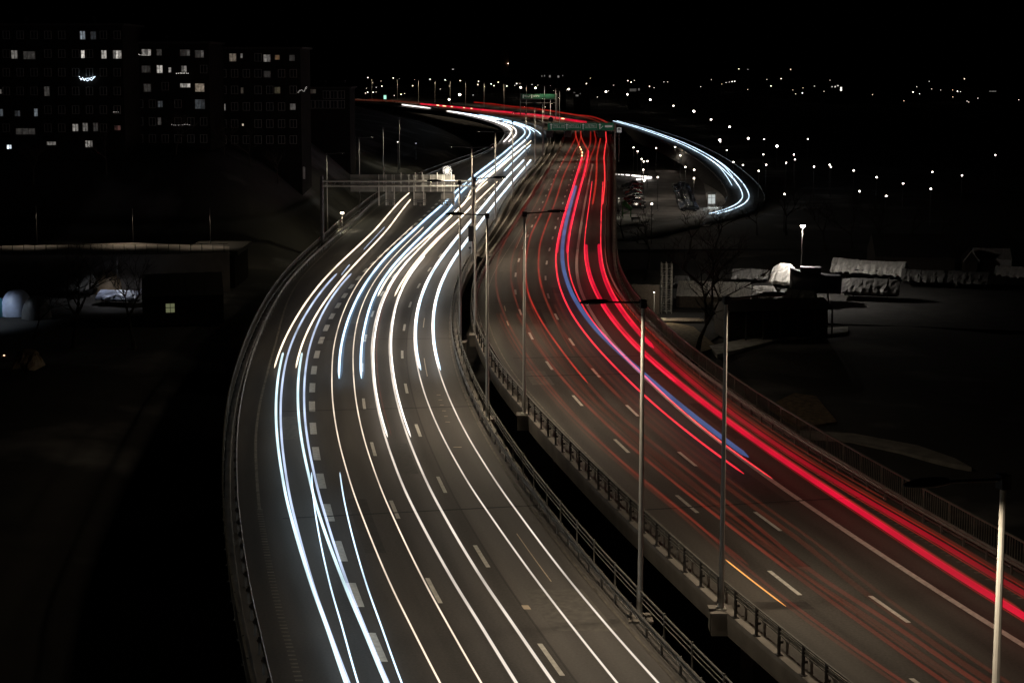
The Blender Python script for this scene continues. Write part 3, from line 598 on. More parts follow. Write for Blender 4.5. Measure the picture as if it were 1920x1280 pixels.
LIGHT = bpy.data.lights.new('luminaire light', 'AREA'); LIGHT.shape = 'RECTANGLE'; LIGHT.size = .6; LIGHT.size_y = .24; LIGHT.energy = LAMP_W; LIGHT.spread = math.radians(148); LIGHT.color = LAMP_C
DIM = LIGHT.copy(); DIM.energy = LAMP_W * .5; DIM.spread = math.radians(150); DIM.color = (1, .95, .68)
def lamp_post(pos, rz, arms, label, group, bracket=False, light=True, h=None):
    e = empty('street_lamp', pos, label, 'lamp post', group)
    obj('pole', POLE, e, (0, 0, .1))
    if bracket: obj('bracket', BRACKET, e, (0, 0, .02))
    for s in arms:
        a = obj('arm', ARM, e, (0, 0, .1), rz + (0 if s > 0 else math.pi))
        hd = obj('lamp_head', HEAD, e, (0, 0, .1), rz + (0 if s > 0 else math.pi))
        obj('lamp_glass', GLASS, hd)
        if light:
            lo = bpy.data.objects.new('lamp_light', DIM if light == 2 else LIGHT); COL.objects.link(lo); lo.parent = hd; lo.location = (2.15, 0, LH - .075)
    return e
G = 'motorway lamp posts'
def normal_rz(sd, Y): return -math.atan(slope(sd, Y))
for px, py, sd, s, br, lab in (
  (1200, 1160, 'L', -1, 1, 'tall lamp post rising from the bottom of the gap, arm pointing left'),
  (914, 785, 'L', -1, 1, 'lamp post in the gap whose arm points left over the brightest white trails'),
  (863, 642, 'L', -1, 1, 'slender lamp post in the gap with its dark head over the left gantry'),
  (1352, 1145, 'R', 1, 1, 'tall lamp post with its arm pointing right toward the black boathouse'),
  (983, 778, 'R', 1, 1, 'lamp post whose arm points right and ends over the blue ribbon'),
  (891, 628, 'R', 1, 1, 'lamp post at the head of the dark gap with its head over the white trails')):
    p = at(px, py, 0); lamp_post(p, normal_rz(sd, p.y), (s,), lab, G, True)
for sd, Y, s, lab in (('L', 36.2, -1, 'nearest lamp post, bright and thick at the right edge of the photo'),):
    q = min((abs(atY(1882, 893, y / 10).z - LH - .1), y / 10) for y in range(300, 450))[1]; lamp_post(Vector((atY(1882, 893, q).x, q, 0)), normal_rz(sd, q), (s,), lab, G, True)
lamp_post(off('R', 30, -7.2), normal_rz('R', 30), (1,), 'lamp post of the red side just below the edge of the photo', G, True)
far = [(885.5, 491), (929, 423), (961, 376), (986, 340), (1003, 313), (1017.5, 297)]
labs = ['median lamp post with the grey sign box on its shaft', 'median lamp post just beyond the one with the sign box', 'dark median lamp post in front of the parallel white trails', 'median lamp post below the hooked white trails', 'median lamp post left of the green sign with its base by the red side', 'thin median lamp post touching the left end of the green sign']
for (px, py), lab in zip(far, labs):
    p = at(px, py, 0); lamp_post(p, normal_rz('L', p.y), (-1, 1), lab, G)
# the far row along the bend: place by the height of the tops
tops = [(1032,184.6),(1042,166),(1049.4,170.5),(1021,161.6),(987,158.6),(945,156),(907.5,154),(873,152.5),(844,151.7),(815.5,150),(784.5,150),(745,148),(697,147)]
ordn = ['short lit lamp post directly above the black disc', 'brighter of two close lamp posts above the green sign', 'right hand one of two close lamp posts above the green sign', 'lamp post above the left end of the far green sign', 'lamp post crossing the left part of the far green sign', 'pale lamp post on the far road just left of the far green sign',
        'pale far lamp post, second left of the far green sign', 'pale far lamp post right of the bright twin stars', 'far lamp post between the two bright stars of the far road', 'far lamp post in the middle of the far row', 'dim far lamp post left of the middle of the far row', 'far lamp post right of the green cabin light', 'leftmost lamp post of the far row']
for (px, py), lab in zip(tops, ordn):
    d = ray(px, py); t = (LH - CAMZ) / d.z; p = Vector((d.x * t, d.y * t, 0))
    lamp_post(p, normal_rz('L', min(p.y, 1100)), (-1, 1), lab, G, False, True)
# lower road lamps left of the gantry
for px, py, Y, lab in ((612, 288, 222, 'yellowish lit lamp post left of the gantry, leftmost of four'), (673, 258, 270, 'yellowish lit lamp post rising behind the left part of the gantry'), (718, 240, 310, 'tall yellowish lamp post, third of four behind the gantry'), (748.5, 223, 360, 'rightmost yellowish lamp post behind the gantry')):
    p = atY(px, py, Y); p.z -= LH + .1
    lamp_post(p, .3, (1,), lab, 'lamp posts on the lower road behind the gantry', False, 2)

M['upright'] = mat('pale steel section', (.68, .65, .58), .5, .1, var=.1)
# ------------------------------------------------------------------ left gantry, seen from behind
GY = 190.
def gx(px): return atY(px, 345, GY).x
def gz(py): return atY(780, py, GY).z
ga = empty('sign_gantry', (gx(750), GY, 0), 'wide steel sign gantry seen from behind across the white trail carriageway', 'sign gantry')
def G0(x, y, z): return (x - ga.location.x, y - ga.location.y, z)
m = MB()
for y in (GY - .45, GY + .45):
    for z in (gz(339.5), gz(348.8)): m.bar(G0(gx(606), y, z), G0(gx(884), y, z), .075, None, 8)
m.build('truss_chord', M['upright'], ga)
m = MB(); x = gx(608); k = 0
while x < gx(882):
    for y in (GY - .45, GY + .45):
        za, zb = (gz(339.5), gz(348.8)) if k % 2 else (gz(348.8), gz(339.5)); m.bar(G0(x, y, za), G0(x + .55, y, zb), .028, None, 5)
    m.bar(G0(x, GY - .45, gz(339.5)), G0(x, GY + .45, gz(339.5)), .025, None, 5); x += .55; k += 1
tag(m.build('truss_lacing', M['galv'], ga), kind='stuff')
for x in (gx(606) - .2, gx(884) + .15):
    m = MB(); m.box(G0(x, GY - .45, 4.6), (.32, .32, 9.4)); m.box(G0(x, GY + .45, 4.6), (.32, .32, 9.4)); m.box(G0(x, GY, .1), (1.0, 1.6, .3)); m.build('gantry_leg', M['dsteel'], ga)
for a, b in ((656, 706), (707, 733.5), (734.5, 776.5), (777.5, 852)):
    m = MB(); m.box(G0((gx(a) + gx(b)) / 2, GY + .75, (gz(328.3) + gz(360.5)) / 2), (gx(b) - gx(a), .06, gz(328.3) - gz(360.5)))
    for q in range(1, 5):
        m.box(G0((gx(a) + gx(b)) / 2, GY + .705, gz(360.5) + (gz(328.3) - gz(360.5)) * q / 5), (gx(b) - gx(a), .03, .05))
    m.build('sign_panel', M['greenback'], ga)
for px, y0, y1 in ((709.5,328,386),(719,324,360),(723,328,386),(734.7,328,360),(738.5,328,386),(751.3,324,360),(766,328,360),(775.6,328,386),(778.6,324,360),(791.2,324,360),(793.8,328,386),(807,328,360),(819.6,324,360),(829,328,360),(832.3,328,386),(846,324,360),(851.2,328,386)):
    m = MB(); m.box(G0(gx(px), GY + .58, (gz(y0) + gz(y1)) / 2), (.12, .16, gz(y0) - gz(y1))); m.build('upright', M['upright'], ga)
for a, b in ((723.5, 738), (776.5, 797.5), (826, 851)):
    m = MB(); m.box(G0((gx(a)+gx(b))/2, GY + .85, gz(368.7)), (gx(b)-gx(a), .22, gz(363)-gz(374.3))); m.build('lane_signal', M['greenback'], ga)
    m = MB()
    for yy in (375.5, 378.6): m.box(G0((gx(a)+gx(b))/2, GY + .5, gz(yy)), (gx(b)-gx(a)+.2, .12, .10))
    xm = (gx(a)+gx(b))/2; m.bar(G0(xm, GY+.5, gz(379)), G0(xm, GY+.5, gz(384)), .04, None, 6); m.lathe([(.0,0),(.16,.02),(.16,.12),(.05,.22)], G0(xm, GY+.5, gz(386.3)), 8); m.build('catwalk_rail', M['galv'], ga)
    for c in (a, b - 4.2):
        m = MB(); m.box(G0(gx(c + 2.1), GY + .9, gz(380.5)), (gx(c+4.2)-gx(c), .12, gz(375)-gz(386))); m.build('side_plate', M['greenback'], ga)
# glowing ball on top: a cage of lamps on short legs
c = Vector((gx(838.5), GY + .2, gz(319.5))); lb = empty('lamp_cluster', c, 'glowing white round ball of lamps on short legs on top of the left gantry', 'lamp')
m = MB(); r = .50
for i in range(84):
    z = 1 - 2 * (i + .5) / 84; q = i * 2.39996; rr = math.sqrt(1 - z*z)
    d = Vector((rr*math.cos(q), rr*math.sin(q), z)); p = d * r * random.uniform(.9, 1.28); m.box(p, (.085, .085, .05), Matrix.Rotation(q, 3, 'Z'))
m.build('bulbs', glow('cage lamp', (1, .93, .82), 1.5), lb)
m = MB()
for x in (-.28, -.1, .1, .28): m.bar((x, 0, -.25), (x*1.1, 0, gz(329) - c.z), .03, None, 6)
m.build('leg', M['galv'], lb)
m = MB(); m.lathe([(.02,-.42),(.3,-.3),(.42,0),(.3,.3),(.02,.42)], n=10); m.build('core', M['greenback'], lb)
L = bpy.data.lights.new('cluster light', 'POINT'); L.energy = 420; L.color = (1, .9, .74); L.shadow_soft_size = .4
lo = bpy.data.objects.new('cluster_light', L); COL.objects.link(lo); lo.parent = lb; lo.location = (0, -1.15, -.1)
# narrow sign box on the median post
p = at(885.5, 491, 0); z0, z1 = atY(885, 452, p.y).z, atY(885, 423, p.y).z
e = empty('sign_box', (p.x - .05, p.y - .28, 0), 'narrow dark grey sign box fixed to a median lamp post', 'sign')
m = MB(); m.box((0, 0, (z0+z1)/2), (.82, .16, z1 - z0)); m.build('housing', M['dsteel'], e)
m = MB()
for z in (z0 + .3, z1 - .3): m.box((0, .16, z), (.3, .3, .08))
m.build('clamp', M['galv'], e)

# ------------------------------------------------------------------ green sign gantry over the red side
HY = 366.
def hx(px): return atY(px, 240, HY).x
def hz(py): return atY(1080, py, HY).z
ge = empty('sign_gantry', (hx(1090), HY, 0), 'green overhead direction sign with arrows and black lane signals over the red trails', 'sign gantry')
def H0(x, y, z): return (x - ge.location.x, y - HY, z)
m = MB()
for z in (hz(244.6), hz(231)): m.box(H0((hx(1018)+hx(1152))/2, HY + .5, z - .05), (hx(1152)-hx(1018), .25, .18))
m.build('beam', M['galv'], ge)
for x in (hx(1018), hx(1153.5)):
    m = MB(); m.box(H0(x, HY + .5, hz(231) / 2), (.38, .38, hz(231))); m.build('gantry_leg', M['galv'], ge)
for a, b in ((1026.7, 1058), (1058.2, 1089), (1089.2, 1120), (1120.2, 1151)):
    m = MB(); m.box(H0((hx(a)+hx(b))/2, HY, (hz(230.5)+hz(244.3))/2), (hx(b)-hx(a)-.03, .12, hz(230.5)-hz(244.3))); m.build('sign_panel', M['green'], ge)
y = HY - .075
for px in (1033.4, 1062.8, 1093.3, 1124.8):
    m = MB(); x = hx(px); m.box(H0(x, y, hz(238.2)), (.17, .02, hz(234)-hz(242.6)))
    k = len(m.v); m.v += [Vector(H0(x-.36, y - .01, hz(234.6))), Vector(H0(x+.36, y - .01, hz(234.6))), Vector(H0(x, y - .01, hz(231.9)))]; m.face([k, k+1, k+2]); m.build('arrow', M['signwhite'], ge)
def glyphs(x0, x1, zc, h, pat, yy, parent, O):
    """row of small upright strokes: lettering too far off to read"""
    m = MB(); n = len(pat); w = (x1 - x0) / n
    for i, ch in enumerate(pat):
        cx = x0 + w * (i + .5)
        segs = {'a': ((-.3,0,.1,1),(.3,0,.1,1),(0,.4,.5,.1)), 'b': ((-.3,0,.1,1),(0,.45,.6,.1),(0,-.45,.6,.1)), 'c': ((-.3,0,.1,1),(0,-.45,.6,.1)), 'd': ((-.3,0,.1,1),(.3,.2,.1,.6),(0,.45,.6,.1)), 'e': ((0,0,.12,1),), 'f': ((-.3,0,.1,1),(.3,0,.1,1),(0,0,.5,.1))}[ch]
        for sx, sz, sw, sh in segs: m.box(O(cx + sx*w, yy, zc + sz*h), (max(.05, sw*w), .02, max(.06, sh*h)))
    m.build('lettering', M['signwhite'], parent)
def border(a, b, z0, z1, yy, parent, O, t=.045):
    m = MB()
    for z in (z0, z1): m.box(O((a+b)/2, yy, z), (b-a, .02, t))
    for x in (a, b): m.box(O(x, yy, (z0+z1)/2), (t, .02, z1-z0))
    m.build('sign_border', M['signwhite'], parent)
for a, b, pat in ((1038.5, 1057.5, 'dabcef'), (1067, 1087, 'fdaebc'), (1098.5, 1117, 'cabdfe')):
    glyphs(hx(a), hx(b), hz(236.6), .62, pat, y, ge, H0); border(hx(a)-.2, hx(b)+.2, hz(239.9), hz(232.6), y, ge, H0)
m = MB(); m.box(H0(hx(1141), y, hz(237)), (hx(1148)-hx(1134), .02, .5)); m.build('exit_plate', M['signwhite'], ge)
m = MB(); m.bar(H0(hx(1126), y, hz(241)), H0(hx(1130.5), y, hz(236.5)), .08, None, 5); m.build('arrow', M['signwhite'], ge)
for a, b in ((1024.3, 1037.2), (1058.3, 1071.8), (1092.8, 1105.6), (1120.4, 1133.4)):
    xm = (hx(a)+hx(b))/2; s = hx(b)-hx(a); v = obj('lane_signal', None, ge) if False else None
    m = MB(); m.box(H0(xm, HY - .1, hz(251.6)), (s, .4, hz(245.6)-hz(257.7))); sg = m.build('lane_signal', M['black'], ge)
    m = MB()
    for q in range(7): m.box(H0(xm - s*.42 + s*.14*q, HY - .31, hz(251.6)), (.05, .03, 1.3))
    m.build('louvre', M['dsteel'], sg)
# black disc on the left end
d0 = Vector((hx(1033), HY + .3, hz(224.3))); e = empty('round_sign', (d0.x, d0.y, 0), 'black round disc sign standing above the left end of the green sign', 'sign')
m = MB(); k = len(m.v)
for yy in (-.04, .04):
    for i in range(24): q = 2*math.pi*i/24; m.v.append(Vector((.60*math.cos(q), yy, d0.z + .60*math.sin(q))))
for i in range(24): m.face([i, (i+1) % 24, 24 + (i+1) % 24, 24 + i])
m.face(list(range(24))[::-1]); m.face(list(range(24, 48))); m.build('disc', M['black'], e)
m = MB(); m.bar((0, .08, hz(232)), (0, .08, d0.z + .3), .05, None, 6); m.build('stem', M['galv'], e)
# small white sign with a dark car
d0 = atY(1161, 244, HY + 2); e = empty('small_sign', (d0.x, d0.y, 0), 'small white square sign with a dark car shape right of the green sign', 'sign')
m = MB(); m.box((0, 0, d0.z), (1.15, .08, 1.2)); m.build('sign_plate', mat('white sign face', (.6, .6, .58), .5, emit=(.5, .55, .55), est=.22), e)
m = MB(); m.box((0, -.06, d0.z + .15), (.72, .03, .2)); m.box((0, -.06, d0.z + .3), (.44, .03, .16)); m.build('car_symbol', M['black'], e)
m = MB(); m.bar((0, .1, -.6), (0, .1, d0.z + .4), .06, None, 6); m.build('stem', M['galv'], e)
# far green sign
FY = 660.
def fx(px): return atY(px, 180, FY).x
def fz(py): return atY(1010, py, FY).z
gf = empty('sign_gantry', (fx(1010), FY, 0), 'dim far green direction sign above the far bend', 'sign gantry')
def F0(x, y, z): return (x - gf.location.x, y - FY, z)
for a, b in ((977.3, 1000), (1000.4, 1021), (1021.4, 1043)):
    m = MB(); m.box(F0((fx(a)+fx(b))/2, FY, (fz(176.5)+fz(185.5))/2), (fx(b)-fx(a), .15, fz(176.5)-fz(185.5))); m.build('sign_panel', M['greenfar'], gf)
for px in (981, 997): 
    m = MB(); m.box(F0(fx(px), FY - .1, fz(181)), (.3, .03, 1.5)); m.build('arrow', M['signwhite'], gf)
glyphs(fx(983), fx(995), fz(180.5), .8, 'abcd', FY - .1, gf, F0); glyphs(fx(999), fx(1012), fz(180.5), .8, 'fade', FY - .1, gf, F0)
m = MB(); m.box(F0(fx(1010), FY + .3, fz(193)), (fx(1044)-fx(976), .3, .25)); m.box(F0(fx(1010), FY + .3, fz(186.3)), (fx(1044)-fx(976), .3, .25)); m.build('beam', M['galv'], gf)
for px in (976, 1044):
    m = MB(); m.box(F0(fx(px), FY + .3, fz(176)/2 - .5), (.4, .4, fz(176) + 1)); m.build('gantry_leg', M['galv'], gf)
# ------------------------------------------------------------------ ground
def ss(a, b, x):
    t = min(1, max(0, (x - a) / (b - a))); return t * t * (3 - 2 * t)
def ground_z(x, y):
    yy = min(max(y, 14), 1140); l = REF['L'](yy); r = REF['R'](yy); left = x - (l - 18)
    z = -6 - 3 * ss(-6, 4, left)
    z += 15.6 * ss(206, 233, y) * ss(0, -26, left) * (1 - .3 * ss(300, 500, y))
    z += 27 * ss(680, 1500, y) + 24 * ss(1500, 2300, y)
    z += (math.sin(x * .011 + 1) * math.sin(y * .007) * 5) * ss(700, 1400, y)
    z += .25 * math.sin(x * .23) * math.cos(y * .19) * (1 - ss(200, 260, y))
    if y < 1300:
        d = max(0, (l - 12) - x, x - (r + 12)); q = ss(4, 60, d) if y > 300 else ss(1, 9, d)
        lim = -2.6 if y > 300 else -5.5
        z = min(z, lim) * (1 - q) + z * q
    return z
xs = sorted(set([-1400, -1000, -750, -560, -430] + list(range(-340, 361, 10)) + [430, 560, 750, 1000, 1400] + list(range(-84, 121, 6))))
ys = sorted(set(list(range(-60, 300, 6)) + list(range(300, 760, 16)) + list(range(760, 1500, 40)) + list(range(1500, 2701, 120))))
mg = bpy.data.materials.new('winter ground'); mg.use_nodes = True
n = mg.node_tree.nodes; l = mg.node_tree.links; b = n['Principled BSDF']; b.inputs['Roughness'].default_value = .95
tc = n.new('ShaderNodeTexCoord')
def nzz(sc, det=6):
    z = n.new('ShaderNodeTexNoise'); z.inputs['Scale'].default_value = sc; z.inputs['Detail'].default_value = det; l.new(tc.outputs['Object'], z.inputs['Vector']); return z.outputs[0]
r1 = n.new('ShaderNodeValToRGB'); r1.color_ramp.elements[0].color = (.008, .007, .006, 1); r1.color_ramp.elements[1].color = (.035, .029, .022, 1); l.new(nzz(.35), r1.inputs[0])
r2 = n.new('ShaderNodeValToRGB'); r2.color_ramp.elements[0].position = .52; r2.color_ramp.elements[1].position = .64; l.new(nzz(.06, 9), r2.inputs[0])
mx = n.new('ShaderNodeMix'); mx.data_type = 'RGBA'; l.new(r2.outputs[0], mx.inputs[0]); l.new(r1.outputs[0], mx.inputs[6]); mx.inputs[7].default_value = (.13, .125, .12, 1)
l.new(mx.outputs[2], b.inputs['Base Color'])
bp = n.new('ShaderNodeBump'); bp.inputs['Strength'].default_value = .5; l.new(nzz(1.5), bp.inputs['Height']); l.new(bp.outputs[0], b.inputs['Normal'])
m = MB(); m.sweep([[(x, y, ground_z(x, y)) for x in xs] for y in ys]); g = m.build('ground', mg, smooth=True); tag(g, kind='structure')

def flat_patch(name, pix, z, mt, kind='structure'):
    w = [at(x, y, z) for x, y in pix]; m = MB(); k = 0
    c = sum(w, Vector()) / len(w)
    for p in w: m.v.append(p)
    for p in w: m.v.append(Vector((p.x, p.y, z - .6)))
    N = len(w); m.face(list(range(N)))
    for i in range(N): m.face([i, (i+1) % N, N + (i+1) % N, N + i])
    return tag(m.build(name, mt), kind=kind)
flat_patch('car_park', [(1148,420),(1330,424),(1352,398),(1362,340),(1290,318),(1148,322)], -8.80, mat('packed snow car park', (.14, .13, .125), .85, var=.45, scale=.22))
flat_patch('snow_field', [(1330,398),(1368,392),(1392,372),(1386,352),(1366,338),(1336,330),(1318,336)], -8.72, M['snow'])
flat_patch('service_road', [(1140,448),(1480,452),(1720,462),(1720,472),(1470,466),(1140,468)], -8.74, M['asphaltX'])
flat_patch('yard', [(1170,560),(1330,640),(1400,600),(1920,620),(1990,520),(1640,470),(1240,490)], -8.78, mat('yard gravel', (.018, .0165, .0145), .95, var=.5, scale=.5, bump=.4))
flat_patch('grass_bank', [(1238,600),(1300,612),(1345,650),(1290,668),(1248,640)], -8.70, mat('dead grass', (.20, .145, .075), .95, var=.5, scale=2.2, bump=.6))
flat_patch('snow_strip', [(1330,648),(1480,618),(1590,612),(1590,622),(1480,632),(1345,664)], -8.68, M['snow'])
flat_patch('footpath', [(1500,806),(1600,812),(1720,834),(1790,858),(1822,876),(1772,866),(1690,846),(1590,826),(1500,818)], -8.8, M['concrete'])
flat_patch('grass_bank', [(1440,760),(1490,736),(1530,742),(1570,790),(1500,800)], -8.75, mat('wet brown grass', (.13, .085, .04), .95, var=.5, scale=1.8, bump=.6))

# exit road curving down on the right
RP = [(1128,222,0),(1148,228.3,0),(1166,233.5,-.1),(1200,243.5,-.5),(1262,265.5,-1.8),(1306,285.5,-3.2),(1345,309,-5),(1371,331,-6.4),(1389,351,-7.4),(1398,370,-8.1),(1394,382,-8.4),(1380,392,-8.55),(1352,402.5,-8.6),(1300,414,-8.6),(1230,430,-8.6),(1150,448,-8.6)]
def spline3(w, sub=8):
    n = len(w); out = []
    for i in range(n - 1):
        p0, p1, p2, p3 = w[max(i-1, 0)], w[i], w[i+1], w[min(i+2, n-1)]
        for k in range(sub):
            t = k / sub; out.append(.5 * ((2*p1) + (p2-p0)*t + (2*p0-5*p1+4*p2-p3)*t*t + (3*p1-p0-3*p2+p3)*t**3))
    return out + [w[-1]]
rp = spline3([at(*q) for q in RP])
def side_pts(pts, o, dz=0):
    out = []
    for i, p in enumerate(pts):
        t = pts[min(i+1, len(pts)-1)] - pts[max(i-1, 0)]; h = Vector((t.y, -t.x, 0)).normalized(); out.append(p + h * o + Vector((0, 0, dz)))
    return out
m = MB(); A = [side_pts(rp, o, z) for o, z in ((-6.5, -2.6), (-4.2, 0), (0, .03), (4.2, 0), (6.5, -2.6))]
m.sweep([list(c) for c in zip(*A)]); tag(m.build('exit_road', M['asphaltX'], smooth=True), kind='structure')
for o, lab in ((-4.4, 'low steel rail on the outer side of the curving exit road'), (4.4, 'low steel rail on the inner side of the curving exit road')):
    e = empty('guard_rail', (0, 0, 0), lab, 'guard rail'); q = side_pts(rp[8:80], o)
    m = MB(); m.sweep([[p + Vector((0,0,.4)), p + Vector((0,0,.7)), p + Vector((.06,0,.7)), p + Vector((.06,0,.4))] for p in q], True); m.build('rail_beam', M['galv'], e)
    for p in q[::3]: mm = post_mesh('guard'); obj('post', mm, e, p)
ea = empty('light_trail', rp[10], 'thin pair of blue white trails looping down the curving exit road', 'light trail')
for o in (-.75, .75):
    q = side_pts(rp[10:100], o, .65); m = MB(); m.tube([p - ea.location for p in q], taper(.11), taper(.11), 8); m.build('streak', M['t_blue'], ea, True)
eb = empty('light_trail', rp[60], 'short second pair of white trails inside the bend of the exit road', 'light trail')
i0, i1 = 44, 66
for o in (-.75, .75):
    q = [p + (side_pts(rp[i0:i1], o + 1.6 * ss(0, 1, i / (i1 - i0)), .65)[i] - p) for i, p in enumerate(rp[i0:i1])]
    m = MB(); m.tube([p - eb.location for p in q], taper(.09), None, 8); m.build('streak', M['t_blue'], eb, True)
free_vehicle('broken white trail with a hooked tip above the left car rows', [([(1152,326.6),(1157,327)], -8.1, 't_white', .12, None), ([(1159,327.2),(1162,327.4)], -8.1, 't_white', .12, None), ([(1164,327.4),(1170,328)], -8.1, 't_white', .14, None), ([(1173,328),(1181,328.6)], -8.1, 't_white', .2, None), ([(1184,329),(1200,330.6),(1215,332),(1221,333.2),(1216,334.6),(1206,335.5),(1193,336.6)], -8.1, 't_white', .24, None)])

# ------------------------------------------------------------------ apartment buildings on the left hill
WIN = {}
def wmat(v, c):
    k = (round(v, 2), c)
    if k not in WIN:
        w = WIN[k] = mat('lit window', (.3, .3, .3), .6, emit=c, est=v, var=.1); n, l = w.node_tree.nodes, w.node_tree.links
        tc = n.new('ShaderNodeTexCoord'); z = n.new('ShaderNodeTexNoise'); z.inputs['Scale'].default_value = 2.6; l.new(tc.outputs['Object'], z.inputs['Vector'])
        mr = n.new('ShaderNodeMapRange'); mr.inputs[1].default_value = .3; mr.inputs[2].default_value = .7; mr.inputs[3].default_value = .25 * v; mr.inputs[4].default_value = 1.6 * v
        l.new(z.outputs[0], mr.inputs[0]); l.new(mr.outputs[0], n['Principled BSDF'].inputs['Emission Strength'])   # curtains and plants in the rooms
    return WIN[k]
WARMW, NEUT, COOL, ORNG = (1, .82, .62), (1, .94, .86), (.78, .9, 1), (1, .55, .25)
def apartment(label, px0, px1, Y, ytop, ybase, rows, cols, lit, depth=12, dark=True):
    f = lambda x, y: atY(x, y, Y)
    a, b = f(px0, ytop), f(px1, ybase); zg = min(ground_z(a.x, Y), ground_z(b.x, Y), b.z) - .5
    e = empty('apartment_building', ((a.x + b.x) / 2, Y, zg), label, 'building'); o = e.location
    wdt = b.x - a.x; H = a.z - zg
    m = MB(); m.box((0, depth / 2, H / 2), (wdt, depth, H)); m.build('wall', M['facade'], e)
    m = MB(); m.box((0, depth / 2, H + .15), (wdt + .8, depth + .8, .3)); rf = m.build('roof', M['roof'], e)
    for k in range(2): m = MB(); m.box((wdt * (-.25 + .45 * k), depth / 2, H + .9), (2.4, 2.0, 1.3)); m.build('roof_hut', M['roof'], rf)
    def window(x0, x1, y0, y1, mats, name='window'):
        p, q = f(x0, y0), f(x1, y1); w, h = q.x - p.x, p.z - q.z
        c = ((p.x + q.x) / 2 - o.x, 0, (p.z + q.z) / 2 - o.z)
        m = MB(); t = .06
        for dx, dz, sx, sz in ((0, h/2 + t/2, w + 2*t, t), (0, -h/2 - t/2, w + 2*t, t), (-w/2 - t/2, 0, t, h), (w/2 + t/2, 0, t, h)): m.box((dx, -.05, dz), (sx, .16, sz))
        k = len(mats)
        for i in range(1, k): m.box((-w/2 + w*i/k, -.05, 0), (.05, .12, h))
        fr = m.build(name, M['frame'], e, loc=c)
        for i, mt in enumerate(mats):
            m = MB(); m.box((-w/2 + w*(i+.5)/k, -.012, 0), (w/k - .055, .02, h)); m.build('pane', mt, fr)
    for (x0, x1, y0, y1, v, c) in lit:
        k = max(1, min(3, round((x1 - x0) / 5.5)))
        rnd = [random.choice((1, .8, .55, .3, 1.2)) for _ in range(k)]
        window(x0, x1, y0, y1, [wmat(v * q, c) for q in rnd])
    if dark:
        for y in rows:
            for x in cols:
                if any(l[0] - 9 < x < l[1] + 9 and l[2] - 9 < y < l[3] + 9 for l in lit): continue
                window(x - 6, x + 6, y - 7, y + 7, [M['glassdark'], M['glassdark']])
    return e
B1 = [(21,33,95,110,.16,NEUT),(44,66,97,111,.09,NEUT),(150,160,59,74,.22,COOL),(170,180,60,74,.07,COOL),(152,159,95,109,.5,NEUT),(190,200,95,110,.5,NEUT),(212,228,95,110,.42,NEUT),(-6,6,205,218,.12,COOL),(28,38,208,218,.05,COOL),(64,71,204,218,.16,COOL),(136,147,233,246,.22,NEUT),(155,165,231,246,.12,NEUT),(175,184,231,246,.03,NEUT),(215,226,236,244,.06,(1,.4,.35)),(88,105,266,272,.2,NEUT),(160,174,264,276,.34,NEUT),(13,22,272,279,1.6,COOL),(83,93,163,180,.03,NEUT),(-4,3,168,176,.2,NEUT),(30,66,241,252,.02,NEUT)]
apartment('tall dark apartment block with scattered lit windows at the far left edge', -60, 236, 230, 48, 300, (66,101,136,171,206,240), range(-40, 232, 26), B1)
B2 = [(266,283,93,104,.22,NEUT),(294,303,93,104,.10,NEUT),(338,356,94,105,.05,NEUT),(366,382,95,108,.07,NEUT),(294,305,123,137,.42,NEUT),(316,321,127,136,.3,NEUT),(340,350,124,135,.22,NEUT),(338,357,157,164,.30,NEUT),(366,383,157,172,.18,WARMW),(296,305,190,201,.04,COOL),(366,384,187,204,.04,COOL),(270,283,158,172,.02,NEUT),(296,302,221,234,.04,NEUT),(266,282,124,136,.02,NEUT)]
apartment('middle apartment block with strings of lights along its balconies', 248, 396, 240, 82, 300, (99,130,162,195,228,260), range(262, 394, 24), B2)
B3 = [(412,417,104,114,.10,NEUT),(430,443,101,115,.2,WARMW),(451,455,101,109,.10,NEUT),(494,507,103,116,.26,NEUT),(516,524,104,112,.09,ORNG),(543,552,104,114,.03,NEUT),(495,507,134,145,.03,NEUT),(515,525,164,175,.08,(1,.85,.45)),(420,423,195,207,.14,NEUT),(544,554,195,206,.07,NEUT),(452,456,165,175,.07,WARMW),(454,457,232,236,1.2,WARMW)]
apartment('right apartment block of the hill with few warm lit windows', 404, 566, 252, 92, 290, (108,138,169,200,232,262), range(418, 562, 22), B3)
apartment('low dark apartment block right of the hill, faintly lit', 574, 656, 300, 166, 215, (178,196), range(584, 654, 14), [(582,592,168,175,.04,WARMW)], depth=10)
def fairy(label, pix, Y, col, st, r=.06):
    w = [atY(x, y, Y) for x, y in pix]; e = empty('string_lights', w[0], label, 'string lights')
    m = MB(); mw = MB()
    for a, b in zip(w, w[1:]):
        mw.bar(a - w[0], b - w[0], .02, None, 4); k = max(2, int((b - a).length / .22))
        for i in range(k): p = a + (b - a) * (i / k) - w[0] + Vector((0, -.03, random.uniform(-.06, .02))); m.box(p, (r, r, r))
    m.build('bulbs', glow('string light', col, st), e); mw.build('cable', M['dsteel'], e)
fairy('bluish white icicle lights hung along a balcony of the left block', [(149,144),(152,150),(155,146),(158,151),(161,148),(164,152),(168,149),(172,150),(175,147),(178,144),(172,146),(164,147),(156,149),(149,147)], 229.6, (.7, .85, 1), 3.0, .10)
fairy('warm string of lights along a balcony rail of the middle block, upper', [(258,102),(262,102.5),(270,104),(284,104)], 239.6, NEUT, 1.4)
fairy('string of lights below a lit window of the middle block', [(331,137.5),(338,137),(346,137.6),(356,137)], 239.6, NEUT, 1.6, .08)
fairy('lowest string of lights on the middle block', [(322,234),(332,235),(340,234),(358,233.5)], 239.6, NEUT, .9)
fairy('short string of lights low on the left block', [(213,210.5),(218,210),(226,210.5)], 229.6, NEUT, .9)
